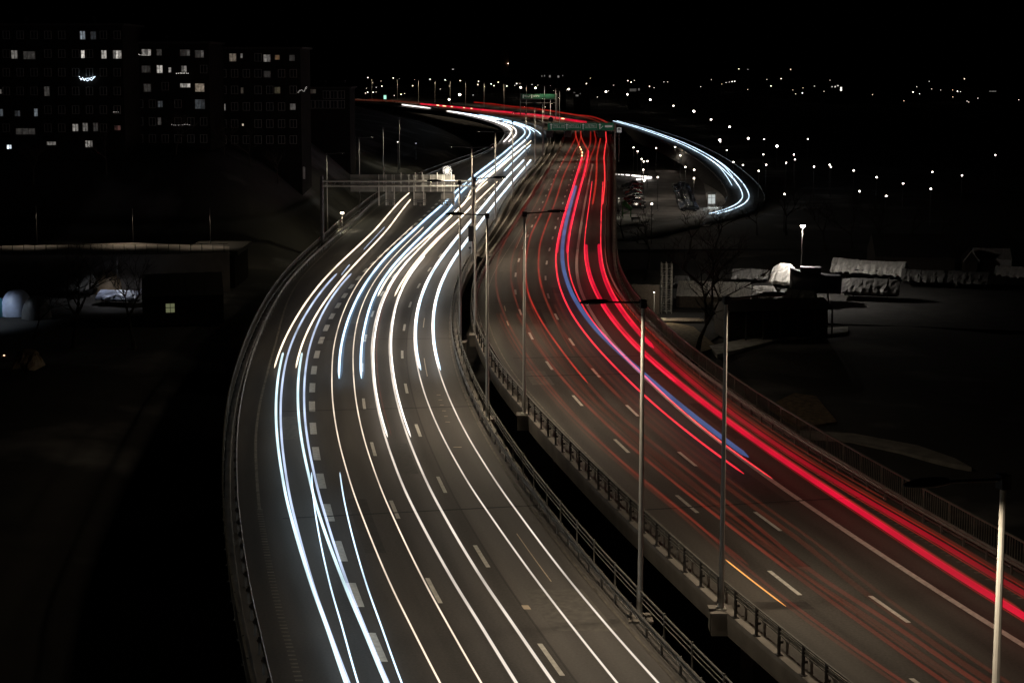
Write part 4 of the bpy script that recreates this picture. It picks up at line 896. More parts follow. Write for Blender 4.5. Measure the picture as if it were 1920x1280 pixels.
fairy('curved string of white lights at the right end of the hill', [(559,173),(562,170),(566,168.5),(570,172),(573,165),(575,163),(573,170)], 251.6, NEUT, 1.1)
# church tower on the skyline
p = atY(946, 122, 1250); e = empty('church_tower', (p.x, 1250, ground_z(p.x, 1250)), 'barely visible dark tower on the skyline above the far road', 'tower'); h = atY(946, 95, 1250).z - e.location.z
m = MB(); m.box((0, 0, h / 2), (7, 7, h)); m.build('wall', mat('old brick', (.14, .08, .05), .9), e)
m = MB(); k = len(m.v); m.v += [Vector((-3.8,-3.8,h)), Vector((3.8,-3.8,h)), Vector((3.8,3.8,h)), Vector((-3.8,3.8,h)), Vector((0,0,h+10))]; m.face([0,1,2,3]); [m.face([i, (i+1)%4, 4]) for i in range(4)]; m.build('spire', M['roof'], e)
m = MB(); m.lathe([(.02,-.3),(.3,0),(.02,.3)], (3.0, -3.9, atY(955, 119.5, 1250).z - e.location.z), 8); m.build('beacon', glow('beacon', (1, .8, .6), 12), e)
# far houses on the right skyline
def far_house(label, px, py, Y, wpx, hpx, lit):
    p = atY(px, py, Y); s = Y / 2800; g0 = min(ground_z(p.x, Y), p.z - hpx * s); e = empty('far_building', (p.x, Y, g0), label, 'building'); h = p.z - g0; w = wpx * s
    m = MB(); m.box((0, 5, h / 2), (w, 10, h)); m.build('wall', M['facade'], e)
    m = MB(); m.box((0, 5, h + .3), (w + 1, 11, .6)); m.build('roof', M['roof'], e)
    for x, y, sx, sy, v in lit:
        q = atY(x, y, Y); m = MB(); m.box((q.x - p.x, -.06, q.z - g0), (sx * s, .1, sy * s)); m.build('window', wmat(v, NEUT), e)
far_house('far block with small lit windows above the ramp lights', 1038, 137, 900, 46, 20, [(1016,143,2,3,.1),(1021,142.5,1.5,3,.15),(1031,143.5,3,4,.2),(1047,144,3,4,.2),(1055,142,1.5,2,.15)])
far_house('far pale lit hall wall on the right skyline', 1190, 160, 900, 20, 14, [(1187,169,12,5,.06),(1198,168,3,4,.1)])
far_house('far building with a bright lit doorway on the right skyline', 1572, 155, 950, 34, 18, [(1577,167,3,7,1.8),(1566,163,2,3,.9),(1571,161,3,2,.8),(1560,163,2,2,.7)])
far_house('far low building with a lit strip at the upper right', 1862, 165, 1000, 20, 12, [(1861,171.5,13,1.4,.14)])
far_house('dark tall far block with a reddish rooftop light', 852, 130, 1100, 22, 30, [(849.5,129.6,3.4,2,1.6)])
far_house('small far building with two lit windows by the parking lamps', 1092, 168, 800, 30, 14, [(1082,179.5,5,3,.16),(1077,174,3,1.5,.1),(1088,176,1.5,2,.1)])
e0 = atY(722, 182.5, 960); e = empty('lit_cabin', (e0.x, 960, e0.z - 2), 'tiny cabin with a green white light beside the far road', 'cabin')
m = MB(); m.box((0, 0, 2), (1.6, 1.2, 2.4)); m.build('light_panel', glow('green white panel', (.45, 1, .75), 1.1), e); m = MB(); m.box((0, .2, 1.6), (2.4, 1.8, 4.2)); m.build('wall', M['facade'], e, loc=(0, 1, 0))
e0 = atY(730, 195.8, 900); e = empty('message_board', (e0.x, 900, e0.z - 3), 'small far message board of bluish white lit dots', 'sign')
m = MB()
for i in range(13): m.box(((i - 6) * .62, 0, 3.4), (.45, .1, .6)) if i not in (9, 10) else None
for i in range(6): m.box(((i - 1.5) * .7, 0, 2.5), (.45, .1, .45))
m.build('dots', glow('message dots', (.75, .85, 1), 1.6), e); m = MB(); m.box((0, .2, 2.6), (9, .2, 3)); m.box((0, .3, .2), (.4, .3, 3)); m.build('board', M['black'], e)
# ------------------------------------------------------------------ distant street lights
GLO = {}
def globe_mesh(r, col, st):
    k = (r, col, st)
    if k not in GLO:
        m = MB(); m.lathe([(r*.25,-r*.8),(r*.8,-r*.5),(r,0),(r*.75,r*.5),(r*.25,r*.8)], n=8); GLO[k] = m.mesh('lamp_globe', glow('street light glass', col, st), True)
    return GLO[k]
POLES = {}
def pole_mesh(h):
    h = round(h * 2) / 2
    if h not in POLES: m = MB(); m.bar((0, 0, -h - 1.5), (0, 0, -.1), .10, .06, 6); POLES[h] = m.mesh('pole', M['dsteel'])
    return POLES[h]
def city_lamp(px, py, size, label, group, col=(1, .84, .66), st=None, top=None, name='street_lamp', cat='street lamp', pw=None):
    """lamp on a pole whose foot stands on the ground along this sight line"""
    d = ray(px, py); hgt = 7.5 if top is None else top; best = None; t = 120
    while t < 2300:
        p = Vector((d.x * t, d.y * t, CAMZ + d.z * t))
        if p.z - hgt <= ground_z(p.x, p.y): best = p; break
        t += 4 if t < 900 else 12
    if best is None:
        t = 1500 if py < 150 else 1200; best = Vector((d.x * t, d.y * t, CAMZ + d.z * t))
    D = best.y; h = best.z - ground_z(best.x, best.y)
    e = empty(name, best, label, cat, group)
    r = max(.14, round(size * .7 * D / 2800 / 2, 2))
    obj('lamp_globe', globe_mesh(round(r * 5) / 5 if r > .3 else .2, col, st or 7), e)
    obj('pole', pole_mesh(h), e)
    if pw:
        L = bpy.data.lights.new('street light', 'POINT'); L.energy = pw; L.color = col; L.shadow_soft_size = .3
        o = bpy.data.objects.new('lamp_light', L); COL.objects.link(o); o.parent = e; o.location = (0, 0, -r - .25)
    return e
def Z6(*a): return [(640 + x / 6, 80 + y / 6, s) for x, y, s in a]
def Z3(*a): return [(960 + x / 6.736, 120 + y / 6.736, s) for x, y, s in a]
def CR(*a): return [(1140 + x / 2.4615, 100 + y / 2.4615, s) for x, y, s in a]
tiny = Z6((298,395,3.2),(352,450,2),(447,435,1.6),(457,492,3.2),(283,515,1.8),(297,560,2.6),(272,570,2),(357,560,2.6),(392,505,2),(392,558,2),(583,400,3.2),(803,487,3.2),(595,597,2),(672,583,2.8),(712,575,1.8),(998,413,2.8),(1113,525,2.2),(1167,422,2.6),(1215,492,2),(1337,430,3.4),(1543,437,2.6),(1535,473,3.6),(1685,467,3),(1717,487,3.8),(1765,447,3.2),(1612,498,2),(1862,490,3.8),(1482,592,1.6))
tiny += Z3((60,250,3),(100,250,1.6),(35,275,2),(255,262,2),(325,270,2.2),(462,295,2.8),(490,225,2.6),(655,237,3.4),(655,308,3.2),(940,250,2.8),(990,183,1.8),(1218,340,2.4),(1283,271,2.2),(1463,213,3.4),(1505,232,3.4),(1545,210,2.2),(1078,420,2.6),(1737,285,3),(1795,302,2.4))
tiny += CR((604,73,3),(646,75,1.8),(843,75,2),(477,122,2),(525,143,1.8),(545,136,2.2),(560,134,2.2),(573,131,2.4),(585,130,2.6),(258,133,2),(275,133,2.2),(428,155,2.4),(645,168,1.8),(733,122,1.6),(752,152,3),(799,118,2.6),(853,170,2),(900,160,2.2),(866,188,2.4),(897,184,3),(953,152,1.8),(997,177,2.4),(1025,125,1.6),(1221,192,2.6),(1408,180,3),(1425,155,2.2),(1438,188,2.2),(1483,131,2),(1494,165,2.4),(1590,170,2.4),(1613,176,3.2),(1627,178,2.2),(1592,202,2.4),(1657,221,2),(1665,226,2.4),(1707,208,2.2),(1645,119,3),(1896,215,2.2),(1366,220,1.8),(1535,170,1.6))
ORD = 'first second third fourth fifth sixth seventh eighth ninth tenth eleventh twelfth thirteenth fourteenth fifteenth sixteenth seventeenth eighteenth nineteenth twentieth'.split()
ZONES = ((705, 'at the far left end of the red road'), (800, 'on the skyline right of the green cabin light'), (960, 'on the skyline around the twin star lamps'), (1080, 'around the lamp posts over the green sign'), (1245, 'on the skyline right of the green sign posts'), (1420, 'in the middle of the right skyline'), (1640, 'around the bright doorway on the right skyline'), (9999, 'at the far right of the skyline'))
seen = {}
for x, y, s in sorted(tiny):
    zone = next(t for lim, t in ZONES if x < lim); k = seen.get(zone, 0); seen[zone] = k + 1
    city_lamp(x, y, s, 'tiny light, %s from the left %s' % (ORD[k], zone), 'small lights far across the city', random.choice(((1, .84, .66), (1, .78, .52), (1, .92, .82))), 1.2 + .7 * s)
bright = [('twin star lamp, higher and brighter of the two above the red band', 862, 177.8, 6.5), ('twin star lamp, lower left of the two above the red band', 842, 186.8, 5)]
names = ['bright star lamp at the left end of the row above the far green sign', 'bright star lamp in the row above the far green sign, right of the crossing post', 'star lamp right beside the two lamp posts over the green sign', 'star lamp just right of the posts over the green sign', 'whitish star lamp over the middle of the green sign', 'star lamp over the right part of the green sign', 'star lamp with small lights to its right above the green sign']
for (x, y, s), nm in zip(Z3((110,298,5),(297,305,4.6),(495,318,5),(717,320,4.4),(798,328,4.4),(940,332,5),(1187,352,5)), names): bright.append((nm, x, y, s))
for nm, x, y, s in bright: city_lamp(x, y, s, nm, 'bright lamps along the far road', (1, .88, .72), 10)
row = CR((91,190,5.5),(195,215,6),(302,243,4.6),(396,268,6),(476,306,5.4),(561,340,6),(648,393,6),(780,429,5.6),(858,468,5.4),(951,524,5.2),(1023,515,5.2),(1134,541,5.4),(1240,572,6),(1362,601,4.6),(1490,626,6))
ordn = ['first lamp from the left of the long row sloping down to the right', 'second lamp from the left of the long sloping row', 'third and dimmest lamp at the upper end of the long sloping row', 'fourth lamp from the left of the long sloping row', 'fifth lamp from the left of the long sloping row', 'sixth lamp from the left of the long sloping row', 'lamp of the long sloping row just above the exit road bend', 'lamp of the long sloping row right of the exit road bend', 'upper lamp of the close pair in the long sloping row', 'lamp of the long sloping row directly below the close pair', 'lamp of the long sloping row with a small light under it', 'lamp of the long sloping row right of the star burst lamp', 'fourth lamp from the right end of the long sloping row', 'third lamp from the right end of the long sloping row', 'last lamp at the right end of the long sloping row beside a lit window']
for (x, y, s), nm in zip(row, ordn): city_lamp(x, y, s, nm, 'lamps in the long sloping row', (1, .9, .76), 12)
mid = CR((516,400,6),(518,408,4.5),(548,447,5.4),(579,502,5.6),(696,543,5.2),(721,397,3.4),(863,490,4.6),(822,506,3.4),(1029,525,3),(1284,659,5),(1634,564,4.6),(1497,548,3.4),(923,396,2.6),(717,467,2),(730,515,2),(623,516,2.4),(1161,637,2.4),(815,650,3.4),(1788,470,2))
mlab = ['upper bright lamp of two touching lamps above the exit road', 'lower lamp of two touching lamps above the exit road', 'lamp beside the exit road below the two touching lamps', 'lamp close to the outer side of the exit road bend', 'lamp right of the exit road bend, lower than its row', 'faint lamp above the sloping row near the bend', 'lower lamp of the close pair in the sloping row', 'faint lamp left of the close pair', 'tiny lamp just under a lamp of the sloping row', 'bright lamp standing lower than the right end of the sloping row', 'lone lamp far right of the sloping row', 'faint lamp left of the lone lamp at the far right', 'tiny lone lamp high above the star burst lamp', 'tiny upper light right of the exit road bend', 'tiny lower light right of the exit road bend', 'tiny light on the outer edge of the exit road', 'tiny reddish light below the sloping row', 'small white light left of the star burst lamp', 'tiny lone light at the far right over the dark field']
for (x, y, s), nm in zip(mid, mlab): city_lamp(x, y, s, nm, None, (1, .9, .78), 9)
park = CR((118,435,3.4),(137,452,5.4),(222,438,4.8),(310,433,5),(334,472,4.4),(155,488,5),(163,538,5.6),(357,525,5.4),(397,577,6),(398,538,2.6),(230,572,3.4),(167,588,4.4),(202,695,3),(165,500,2),(182,498,2))
plab = ['small lamp at the upper left of the car park', 'bright lamp near the upper left corner of the car park', 'lamp at the top middle of the car park', 'lamp hugging the inner edge of the exit road', 'lamp second along the inner edge of the exit road', 'second lamp down on the left side of the car park', 'bright lamp just above the broken white trail', 'lamp above the dark row of parked cars', 'brightest lamp of the car park right behind the dark car row', 'thin white light standing over the brightest car park lamp', 'small lamp at the tip of the broken white trail', 'lamp just below the broken white trail', 'small white lamp right of the green hopper', 'left one of two tiny lights on the left of the car park', 'right one of two tiny lights on the left of the car park']
for i, ((x, y, s), nm) in enumerate(zip(park, plab)): city_lamp(x, y, s, nm, None, (1, .86, .7), 10, pw={1: 300, 6: 700, 7: 500, 8: 900, 11: 350, 5: 200, 3: 400}.get(i))
# the star burst lamp of the boat yard
sp = at(1500, 551, -8.8); zt = atY(1502.5, 424, sp.y).z
e = empty('street_lamp', (sp.x, sp.y, -8.8), 'very bright lamp on a pole above the boat yard, brightest on the right side', 'street lamp')
m = MB(); m.bar((0, 0, 0), (.15, 0, zt + 8.8 - .2), .08, .06, 8); m.build('pole', M['galv'], e)
m = MB(); m.lathe([(.06,-.22),(.30,-.1),(.36,.05),(.2,.2)], (.18, 0, zt + 8.8), 12); m.build('lamp_globe', glow('bright yard lamp', (1, .93, .84), 60), e, True)
m = MB(); m.lathe([(.40,.16),(.40,.2),(.1,.34)], (.18, 0, zt + 8.8), 12); m.build('lamp_hood', M['black'], e)
L = bpy.data.lights.new('yard light', 'SPOT'); L.spot_size = math.radians(154); L.spot_blend = .4; L.energy = 5000; L.color = (1, .92, .82); L.shadow_soft_size = .25
o = bpy.data.objects.new('lamp_light', L); COL.objects.link(o); o.parent = e; o.location = (.18, 0, zt + 8.8 - .55)
L = bpy.data.lights.new('yard lamp spill', 'POINT'); L.energy = 1300; L.color = (1, .92, .82); L.shadow_soft_size = .25
o = bpy.data.objects.new('lamp_light', L); COL.objects.link(o); o.parent = e; o.location = (.18, 0, zt + 8.8 - .5)
# left hand lamps
def post_lamp(px, py, pyb, Y, label, r, st, col, pw=0, pmat=None):
    t = atY(px, py, Y); b = atY(px, pyb, Y); zb = min(b.z, ground_z(b.x, Y)); e = empty('street_lamp', (b.x, Y, zb), label, 'street lamp')
    m = MB(); m.bar((0, 0, 0), (0, 0, t.z - zb - r * .6), .07, .05, 6); m.build('pole', pmat or M['galv'], e)
    m = MB(); m.lathe([(r*.2,-r*.5),(r*.8,-r*.4),(r,0),(r*.7,r*.35),(.03,r*.5)], (0, 0, t.z - zb), 10); m.build('lamp_globe', glow('lamp glass', col, st), e, True)
    if pw:
        L = bpy.data.lights.new('street light', 'SPOT'); L.energy = pw; L.color = col; L.shadow_soft_size = .2; L.spot_size = math.radians(130); L.spot_blend = .5
        o = bpy.data.objects.new('lamp_light', L); COL.objects.link(o); o.parent = e; o.location = (0, -1.1 if pmat else -.2, t.z - zb - r - .2)
post_lamp(642, 399.5, 440, 210, 'bright star lamp left of the gantry beside the slatted fence', .26, 22, (1, .86, .62), 250)
post_lamp(644.5, 274.7, 300, 380, 'small yellowish lantern above the left gantry', .42, 3.0, (1, .95, .6), 60)
post_lamp(566, 224.5, 310, 255, 'thin lamp post above the pale strip on the left hillside', .14, 2.2, (.95, 1, .85), 2600)
post_lamp(746, 266.5, 285, 330, 'tiny light among the yellowish lamp posts', .16, 4, (1, .9, .8))
post_lamp(780, 269, 285, 400, 'faint tiny light right of the yellowish lamp posts', .14, 1.2, (.85, .9, 1))
post_lamp(282, 574.6, 600, 182, 'small white lamp left of the lit cottage window', .14, 5, (1, .98, .92), 10)
post_lamp(9, 666, 700, 150, 'small warm lamp at the left edge over the brown tarpaulin', .10, 3, (1, .6, .35), 320)
post_lamp(-44, 508, 600, 170, 'added cool white lamp just off the left edge lighting the white domed cover', .2, 12, (.72, .84, 1), 800)  # lamp added out of view to light the domed cover
post_lamp(222, 478, 560, 186, 'added unobtrusive lamp among the covered boats of the left yard', .05, .03, (.9, .92, 1), 420, M['black'])  # near-dark lamp head on a black pole, added to brighten the covers
post_lamp(70, 388, 462, 205, 'added unobtrusive lamp over the left part of the pale left roadway', .05, .03, (1, .82, .6), 520, M['black'])  # this and the next two lamps are added to brighten the roadway
post_lamp(250, 392, 460, 205, 'added unobtrusive lamp over the middle of the pale left roadway', .05, .03, (1, .82, .6), 620, M['black'])
post_lamp(395, 392, 468, 204, 'added low lamp at the right end of the pale left roadway', .05, .03, (1, .82, .6), 520, M['black'])

post_lamp(1226, 548, 600, 187, 'added small low lamp between the dark shed and the scaffold tower', .10, 6, (1, .9, .75))  # lamp and its corner light added to brighten the scaffold and shed
L = bpy.data.lights.new('added corner light', 'POINT'); L.energy = 420; L.color = (1, .88, .7); L.shadow_soft_size = .2
o = bpy.data.objects['street_lamp.%03d' % (len([q for q in bpy.data.objects if q.name.startswith('street_lamp')]) - 1)]; lo = bpy.data.objects.new('lamp_light', L); COL.objects.link(lo); lo.parent = o; lo.location = (1.2, -1.0, atY(1226, 548, 187).z - o.location.z - .1)
# ------------------------------------------------------------------ trees
def tree_meshes(seed, h, spread, twig=1.0):
    rnd = random.Random(seed); tr = MB(); cr = MB()
    def grow(p, d, ln, r, lv, mb):
        n = 3; q = p
        for i in range(n):
            d2 = (d + Vector((rnd.gauss(0, .13), rnd.gauss(0, .13), rnd.gauss(.03, .08)))).normalized(); q2 = q + d2 * ln / n
            mb.bar(q, q2, r * (1 - .22 * i), r * (1 - .22 * (i + 1)), 6 if lv < 2 else 3); q, d = q2, d2
            if lv >= 1 and lv < 5 and rnd.random() < .75 * twig:
                sd = (d + Vector((rnd.gauss(0, .8), rnd.gauss(0, .8), rnd.gauss(.15, .4)))).normalized(); grow(q, sd, ln * rnd.uniform(.45, .7), r * .45, lv + 2, cr)
        if lv < 5:
            for k in range(rnd.choice((2, 3, 3)) if lv < 4 else 2):
                a = rnd.uniform(0, 6.283); sd = (d * .9 + Vector((math.cos(a), math.sin(a), rnd.uniform(-.1, .5))) * spread).normalized()
                grow(q, sd, ln * rnd.uniform(.62, .82), r * .55, lv + 1, cr)
    grow(Vector((0, 0, -.5)), Vector((0, 0, 1)), h * .30, h * .022, 0, tr)
    return tr.mesh('trunk', M['bark']), cr.mesh('crown', M['bark'])
TM = [tree_meshes(3, 13, .75), tree_meshes(11, 13, .6), tree_meshes(23, 13, .9, .9)]
def tree(px, py, h, label, k=0, z=None, Y=None):
    if Y: p = atY(px, py, Y); p.z = ground_z(p.x, Y)
    else:
        p = at(px, py, -8.9 if z is None else z)
        p.z = ground_z(p.x, p.y)
    e = empty('bare_tree', p, label, 'tree', 'bare winter trees', random.uniform(0, 6.28)); e.scale = (h / 13,) * 3
    obj('trunk', TM[k][0], e); obj('crown', TM[k][1], e); return e
tree(1302, 684, 19, 'big bare tree standing dark in front of the pale boat shed', 0)
tree(1345, 600, 8, 'small bare tree right of the big bare tree', 1)
tree(1216, 505, 13, 'bare tree rising left of the dark car row', 1)
tree(1172, 450, 10, 'bare tree below the green hopper by the fence', 2)
tree(1290, 475, 12, 'dark bushy bare tree below the car park', 2); tree(1340, 470, 11, 'bare tree under the foot of the exit road', 0)
tree(1420, 440, 9, 'bare tree right of the exit road bend', 1); tree(1475, 440, 14, 'tall bare tree just left of the star burst lamp', 0)
tree(1550, 470, 13, 'bare tree right of the star burst lamp', 2); tree(1600, 475, 13, 'bare tree behind the shiny tarpaulin', 1); tree(1655, 470, 12, 'bare tree behind the dark house roof', 0); tree(1700, 460, 11, 'bare tree at the pale snow patches', 2); tree(1765, 458, 10, 'bare tree far right behind the white shed', 1)
tree(135, 650, 14, 'dark bare tree in front of the left boat covers', 0, -6); tree(252, 655, 13, 'dark bare tree left of the lit cottage window', 1, -6); tree(60, 640, 9, 'bare bush tree by the white domed cover', 2, -6); tree(335, 505, 7, 'bare tree beside the cottage roof', 2, -6)
for i, (x, Y, h, lab) in enumerate(((420, 240, 7, 'bare shrub tree under the right apartment block'), (470, 243, 8, 'bare tree behind the pale hillside strip'), (520, 246, 8, 'bare tree at the right of the pale hillside strip'), (330, 232, 8, 'bare tree under the middle apartment block'), (200, 226, 9, 'bare tree under the left apartment block'), (60, 224, 9, 'bare tree at the far left under the apartments'))):
    tree(x, 300, h, lab, i % 3, None, Y)

# ------------------------------------------------------------------ right boat yard
def tarp(label, pa, pb, depth, h, mt, sag=.15, ridge=.5, hull=True, z=-8.75, rough=.12, skirt=.7, cat='covered boat', name='tarp_covered_boat', seed=0):
    """a boat on trestles under a sheet hung over a ridge; pa, pb = ends of its near foot line in the photo"""
    a, b = at(*pa, z), at(*pb, z); rnd = random.Random(seed + int(pa[0])); L = (b - a).length
    e = empty(name, a, label, cat, 'covered boats in the yard' if name.startswith('tarp') else None, math.atan2(b.y - a.y, b.x - a.x))
    nx, ny = max(8, int(L / .35)), 11; rows = []
    for i in range(nx + 1):
        t = i / nx; rowp = []; hh = h * (1 - sag * 4 * t * (1 - t)) * (1 - .18 * ridge * abs(2 * t - 1) ** 3)
        for j in range(ny):
            u = j / (ny - 1) * 2 - 1; zc = hh * (1 - abs(u) ** 1.25 * (1 - .42)) ; y = depth / 2 + u * depth / 2
            fold = 1.7 * rough * (math.sin(i * 2.1 + rnd.random()) * .5 + rnd.gauss(0, .5)) * (abs(u) ** .7)
            rowp.append((t * L + rnd.gauss(0, .06) + .25 * (1 - abs(u)) * math.sin(i * 1.3), y + (fold if abs(u) > .2 else 0) * (-1 if u < 0 else 1), zc + rnd.gauss(0, .03)))
        zl = skirt * h * .45
        rowp = [(rowp[0][0], rowp[0][1] - .03, zl + rnd.gauss(0, .10))] + rowp + [(rowp[-1][0], rowp[-1][1] + .03, zl + rnd.gauss(0, .1))]
        rows.append(rowp)
    m = MB(); m.sweep(rows)
    for q, sgn in ((0, 1), (-1, -1)):
        k = len(m.v); m.v += [Vector(p) for p in rows[q]]; m.face(list(range(k, k + len(rows[q]))))
    m.build('tarpaulin', mt, e, False)
    if hull:
        m = MB(); rr = []
        for i in range(9):
            t = i / 8; w = depth * .42 * math.sin(math.pi * (.12 + .8 * t)) ** .6; x = L * (.04 + .92 * t)
            rr.append([(x, depth/2 - w, h * .5), (x, depth/2 - w * .7, h * .24), (x, depth/2, h * .12), (x, depth/2 + w * .7, h * .24), (x, depth/2 + w, h * .5)])
        m.sweep(rr, True); m.build('hull', M['hull'], e, True)
        for x in (.2, .8):
            for y in (.25, .75):
                m = MB(); m.box((L * x, depth * y, h * .17), (.12, .12, h * .36)); m.build('trestle_leg', M['wood'], e)
    return e
tarp('long shiny crinkled white tarpaulin, lit by the star burst lamp', (1555, 522), (1692, 531), 4.2, 3.1, M['tarp'], .10, .2, rough=.22, skirt=.75, seed=1)
tarp('dim grey sheeted boat in front of the shiny crinkled tarpaulin', (1578, 562), (1685, 566), 4.0, 3.0, M['tarpg'], .05, .6, seed=2)
tarp('dark rumpled tarpaulin right of the shiny white one', (1690, 538), (1772, 541), 4.0, 2.6, M['tarpg'], .1, .4, rough=.2, seed=3)
tarp('dim folded tarpaulin in the middle of the right boat row', (1775, 541), (1850, 545), 4.2, 2.6, M['tarpg'], .08, .5, rough=.2, seed=4)
tarp('pale sheet at the right edge beside the white shed', (1868, 524), (1935, 530), 3.6, 2.1, M['tarp'], .05, .4, rough=.15, seed=5)
tarp('tall pale upright tarpaulin left of the black hull', (1440, 548), (1482, 552), 3.6, 4.2, M['tarp'], .02, .9, rough=.1, seed=6)
tarp('low sloping grey sheet in front of the black hull', (1462, 567), (1532, 569), 4.6, 1.7, M['tarpg'], .05, .8, hull=False, seed=7)
tarp('small light tarpaulin right of the pale boat shed', (1410, 563), (1450, 565), 3.4, 1.9, M['tarp'], .04, .3, rough=.1, seed=8)
tarp('low dark grey sheet behind the small light tarpaulin', (1372, 530), (1440, 532), 3.4, 2.0, M['tarpg'], .05, .5, seed=9)
tarp('grey tarpaulin bundle near the scaffold tower', (1262, 540), (1290, 541), 3.0, 1.8, M['tarpg'], .1, .6, seed=10)
# black hull
a, b = at(1482, 566, -8.75), at(1578, 568, -8.75); Lb = (b - a).length; e = empty('moored_boat', a, 'large black hull on trestles between the pale tarpaulins', 'boat', None, math.atan2(b.y-a.y, b.x-a.x))
m = MB(); rr = []
for i in range(15):
    t = i / 14; w = 1.7 * math.sin(math.pi * (.06 + .80 * t)) ** .55; x = Lb * t; top = 4.1 - .9 * t + .25 * (2*t-1)**2
    rr.append([(x, 2 - w, top), (x, 2 - w * .95, 2.6), (x, 2 - w * .5, 1.2), (x, 2, .9), (x, 2 + w * .5, 1.2), (x, 2 + w * .95, 2.6), (x, 2 + w, top)])
m.sweep(rr, True); m.build('hull', M['hull'], e, True)
m = MB(); m.box((Lb * .4, 2, 4.2), (Lb * .4, 1.6, .8)); m.build('cabin', M['hull'], e)
for x in (.2, .75):
    for y in (.8, 3.2): m = MB(); m.box((Lb * x, y, .8), (.14, .14, 1.7)); m.build('trestle_leg', M['wood'], e)
def shed(label, pa, pb, depth, h, rise, wall, roof, z=-8.75, gable_front=False, name='shed', posts_n=0, corr=True):
    a, b = at(*pa, z), at(*pb, z); L = (b - a).length; e = empty(name, a, label, 'shed', None, math.atan2(b.y-a.y, b.x-a.x))
    m = MB()
    if posts_n:
        for i in range(posts_n): mm = MB(); mm.box((L * i / (posts_n - 1), .1, h / 2), (.14, .14, h)); mm.build('post', M['galv'], e)
        m.box((L/2, depth * .6, h/2), (L - .1, depth * .75, h - .02)); m.build('wall', wall, e)
    else: m.box((L/2, depth/2, h/2), (L, depth, h)); m.build('wall', wall, e)
    if gable_front:
        m = MB(); m.v += [Vector(p) for p in ((-.2,-.25,h),(L/2,-.25,h+rise),(L+.2,-.25,h),(-.2,depth+.2,h),(L/2,depth+.2,h+rise),(L+.2,depth+.2,h))]
        for f in ((0,1,4,3),(1,2,5,4),(0,2,1),(3,4,5),(0,3,5,2)): m.face(f)
        m.build('roof', roof, e)
        m = MB()
        for p, q in (((-.3,-.3,h-.1),(L/2,-.3,h+rise+.05)),((L/2,-.3,h+rise+.05),(L+.3,-.3,h-.1))): m.bar(p, q, .11, None, 4)
        m.build('bargeboard', M['paint'], e)
    else:
        for y0, y1, z0, z1, nm in ((-.35, depth/2, h - .05, h + rise, 'front'), (depth + .35, depth/2, h - .05, h + rise, 'back')):
            k = int(L / .9)
            for i in range(k):                    # roofing sheets, each lapping its neighbour
                m = MB(); x0, x1 = L * i / k - .02, L * (i + 1) / k + .02; dz = .025 * (i % 2)
                m.v += [Vector(p) for p in ((x0,y0,z0+dz),(x1,y0,z0+dz),(x1,y1,z1+dz),(x0,y1,z1+dz),(x0,y0,z0-.06+dz),(x1,y0,z0-.06+dz),(x1,y1,z1-.06+dz),(x0,y1,z1-.06+dz))]
                for f in ((0,1,2,3),(7,6,5,4),(0,4,5,1),(1,5,6,2),(2,6,7,3),(3,7,4,0)): m.face(f)
                m.build('roof_sheet', roof, e)
        for x in (.05, L - .05):
            m = MB(); m.v += [Vector((x+d,y,z)) for d in (-.05,.05) for y, z in ((0,h),(depth,h),(depth/2,h+rise-.07))]
            for f in ((0,1,2),(3,5,4),(0,3,4,1),(1,4,5,2),(2,5,3,0)): m.face(f)
            m.build('gable', wall, e)
    return e
pale = mat('pale sheet roof', (.66, .64, .60), .5, var=.3, scale=1.5, bump=.4, stretch=(4, .5, 1))
shed('pale roofed boat shed behind the big bare tree', (1268, 576), (1406, 580), 8, 1.7, 1.3, M['wood'], pale)
shed('small pale gabled hut right of the big bare tree', (1352, 576), (1392, 577), 3, .9, .9, M['wood'], mat('dark felt roof', (.08, .075, .07), .8), gable_front=True)
shed('white shed with a pointed gable at the far right', (1826, 512), (1896, 514), 6, 2.3, 1.3, mat('white boards', (.6, .6, .58), .7, var=.1), M['tarp'])
shed('white pointed gable frame left of the white shed', (1808, 516), (1832, 516.5), 3, 2.2, 1.6, M['wood'], M['roof'], gable_front=True)
shed('long black roofed boathouse with thin pale posts', (1366, 640), (1560, 634), 6, 3.6, .8, M['wood'], M['roof'], posts_n=7)
shed('dark house roof behind the right boat row', (1640, 508), (1790, 510), 9, 2.4, 3.0, M['wood'], M['roof'], name='house')
shed('dark shed beside the bridge left of the scaffold tower', (1166, 588), (1236, 590), 8, 4.0, 1.2, M['wood'], M['roof'])
# scaffold tower
b0 = at(1250, 588, -8.75); e = empty('scaffold_tower', b0, 'pale lattice scaffold tower in front of the dark shed', 'scaffold'); hh = 6.6
for x in (-.65, 0, .65):
    for y in (0, 1.3):
        m = MB(); m.bar((x, y, 0), (x, y, hh), .05, None, 6); m.build('standard', M['galv'], e)
for i in range(14):
    z = .35 + i * .46; m = MB()
    m.bar((-.65, 0, z), (.65, 0, z), .032, None, 5); m.bar((-.65, 1.3, z), (.65, 1.3, z), .032, None, 5); m.bar((-.65, 0, z), (-.65, 1.3, z), .03, None, 5); m.bar((.65, 0, z), (.65, 1.3, z), .03, None, 5); m.build('rung', M['galv'], e)
m = MB()
for i in range(6): s = 1 if i % 2 else -1; m.bar((-.65*s, 0, .2 + i), (.65*s, 0, 1.2 + i), .025, None, 5)
m.build('brace', M['galv'], e)
# timber stack under the tree
b0 = at(1275, 605, -8.75); e = empty('timber_stack', b0, 'stack of pale planks on the ground by the scaffold tower', 'timber')
for i in range(6):
    m = MB(); m.box((random.uniform(-.3,.3), i * .32, .2 + .05 * (i % 2)), (5.5, .26, .12)); m.build('plank', mat('pale plank', (.4, .34, .26), .8) if i == 0 else bpy.data.materials['pale plank'], e)
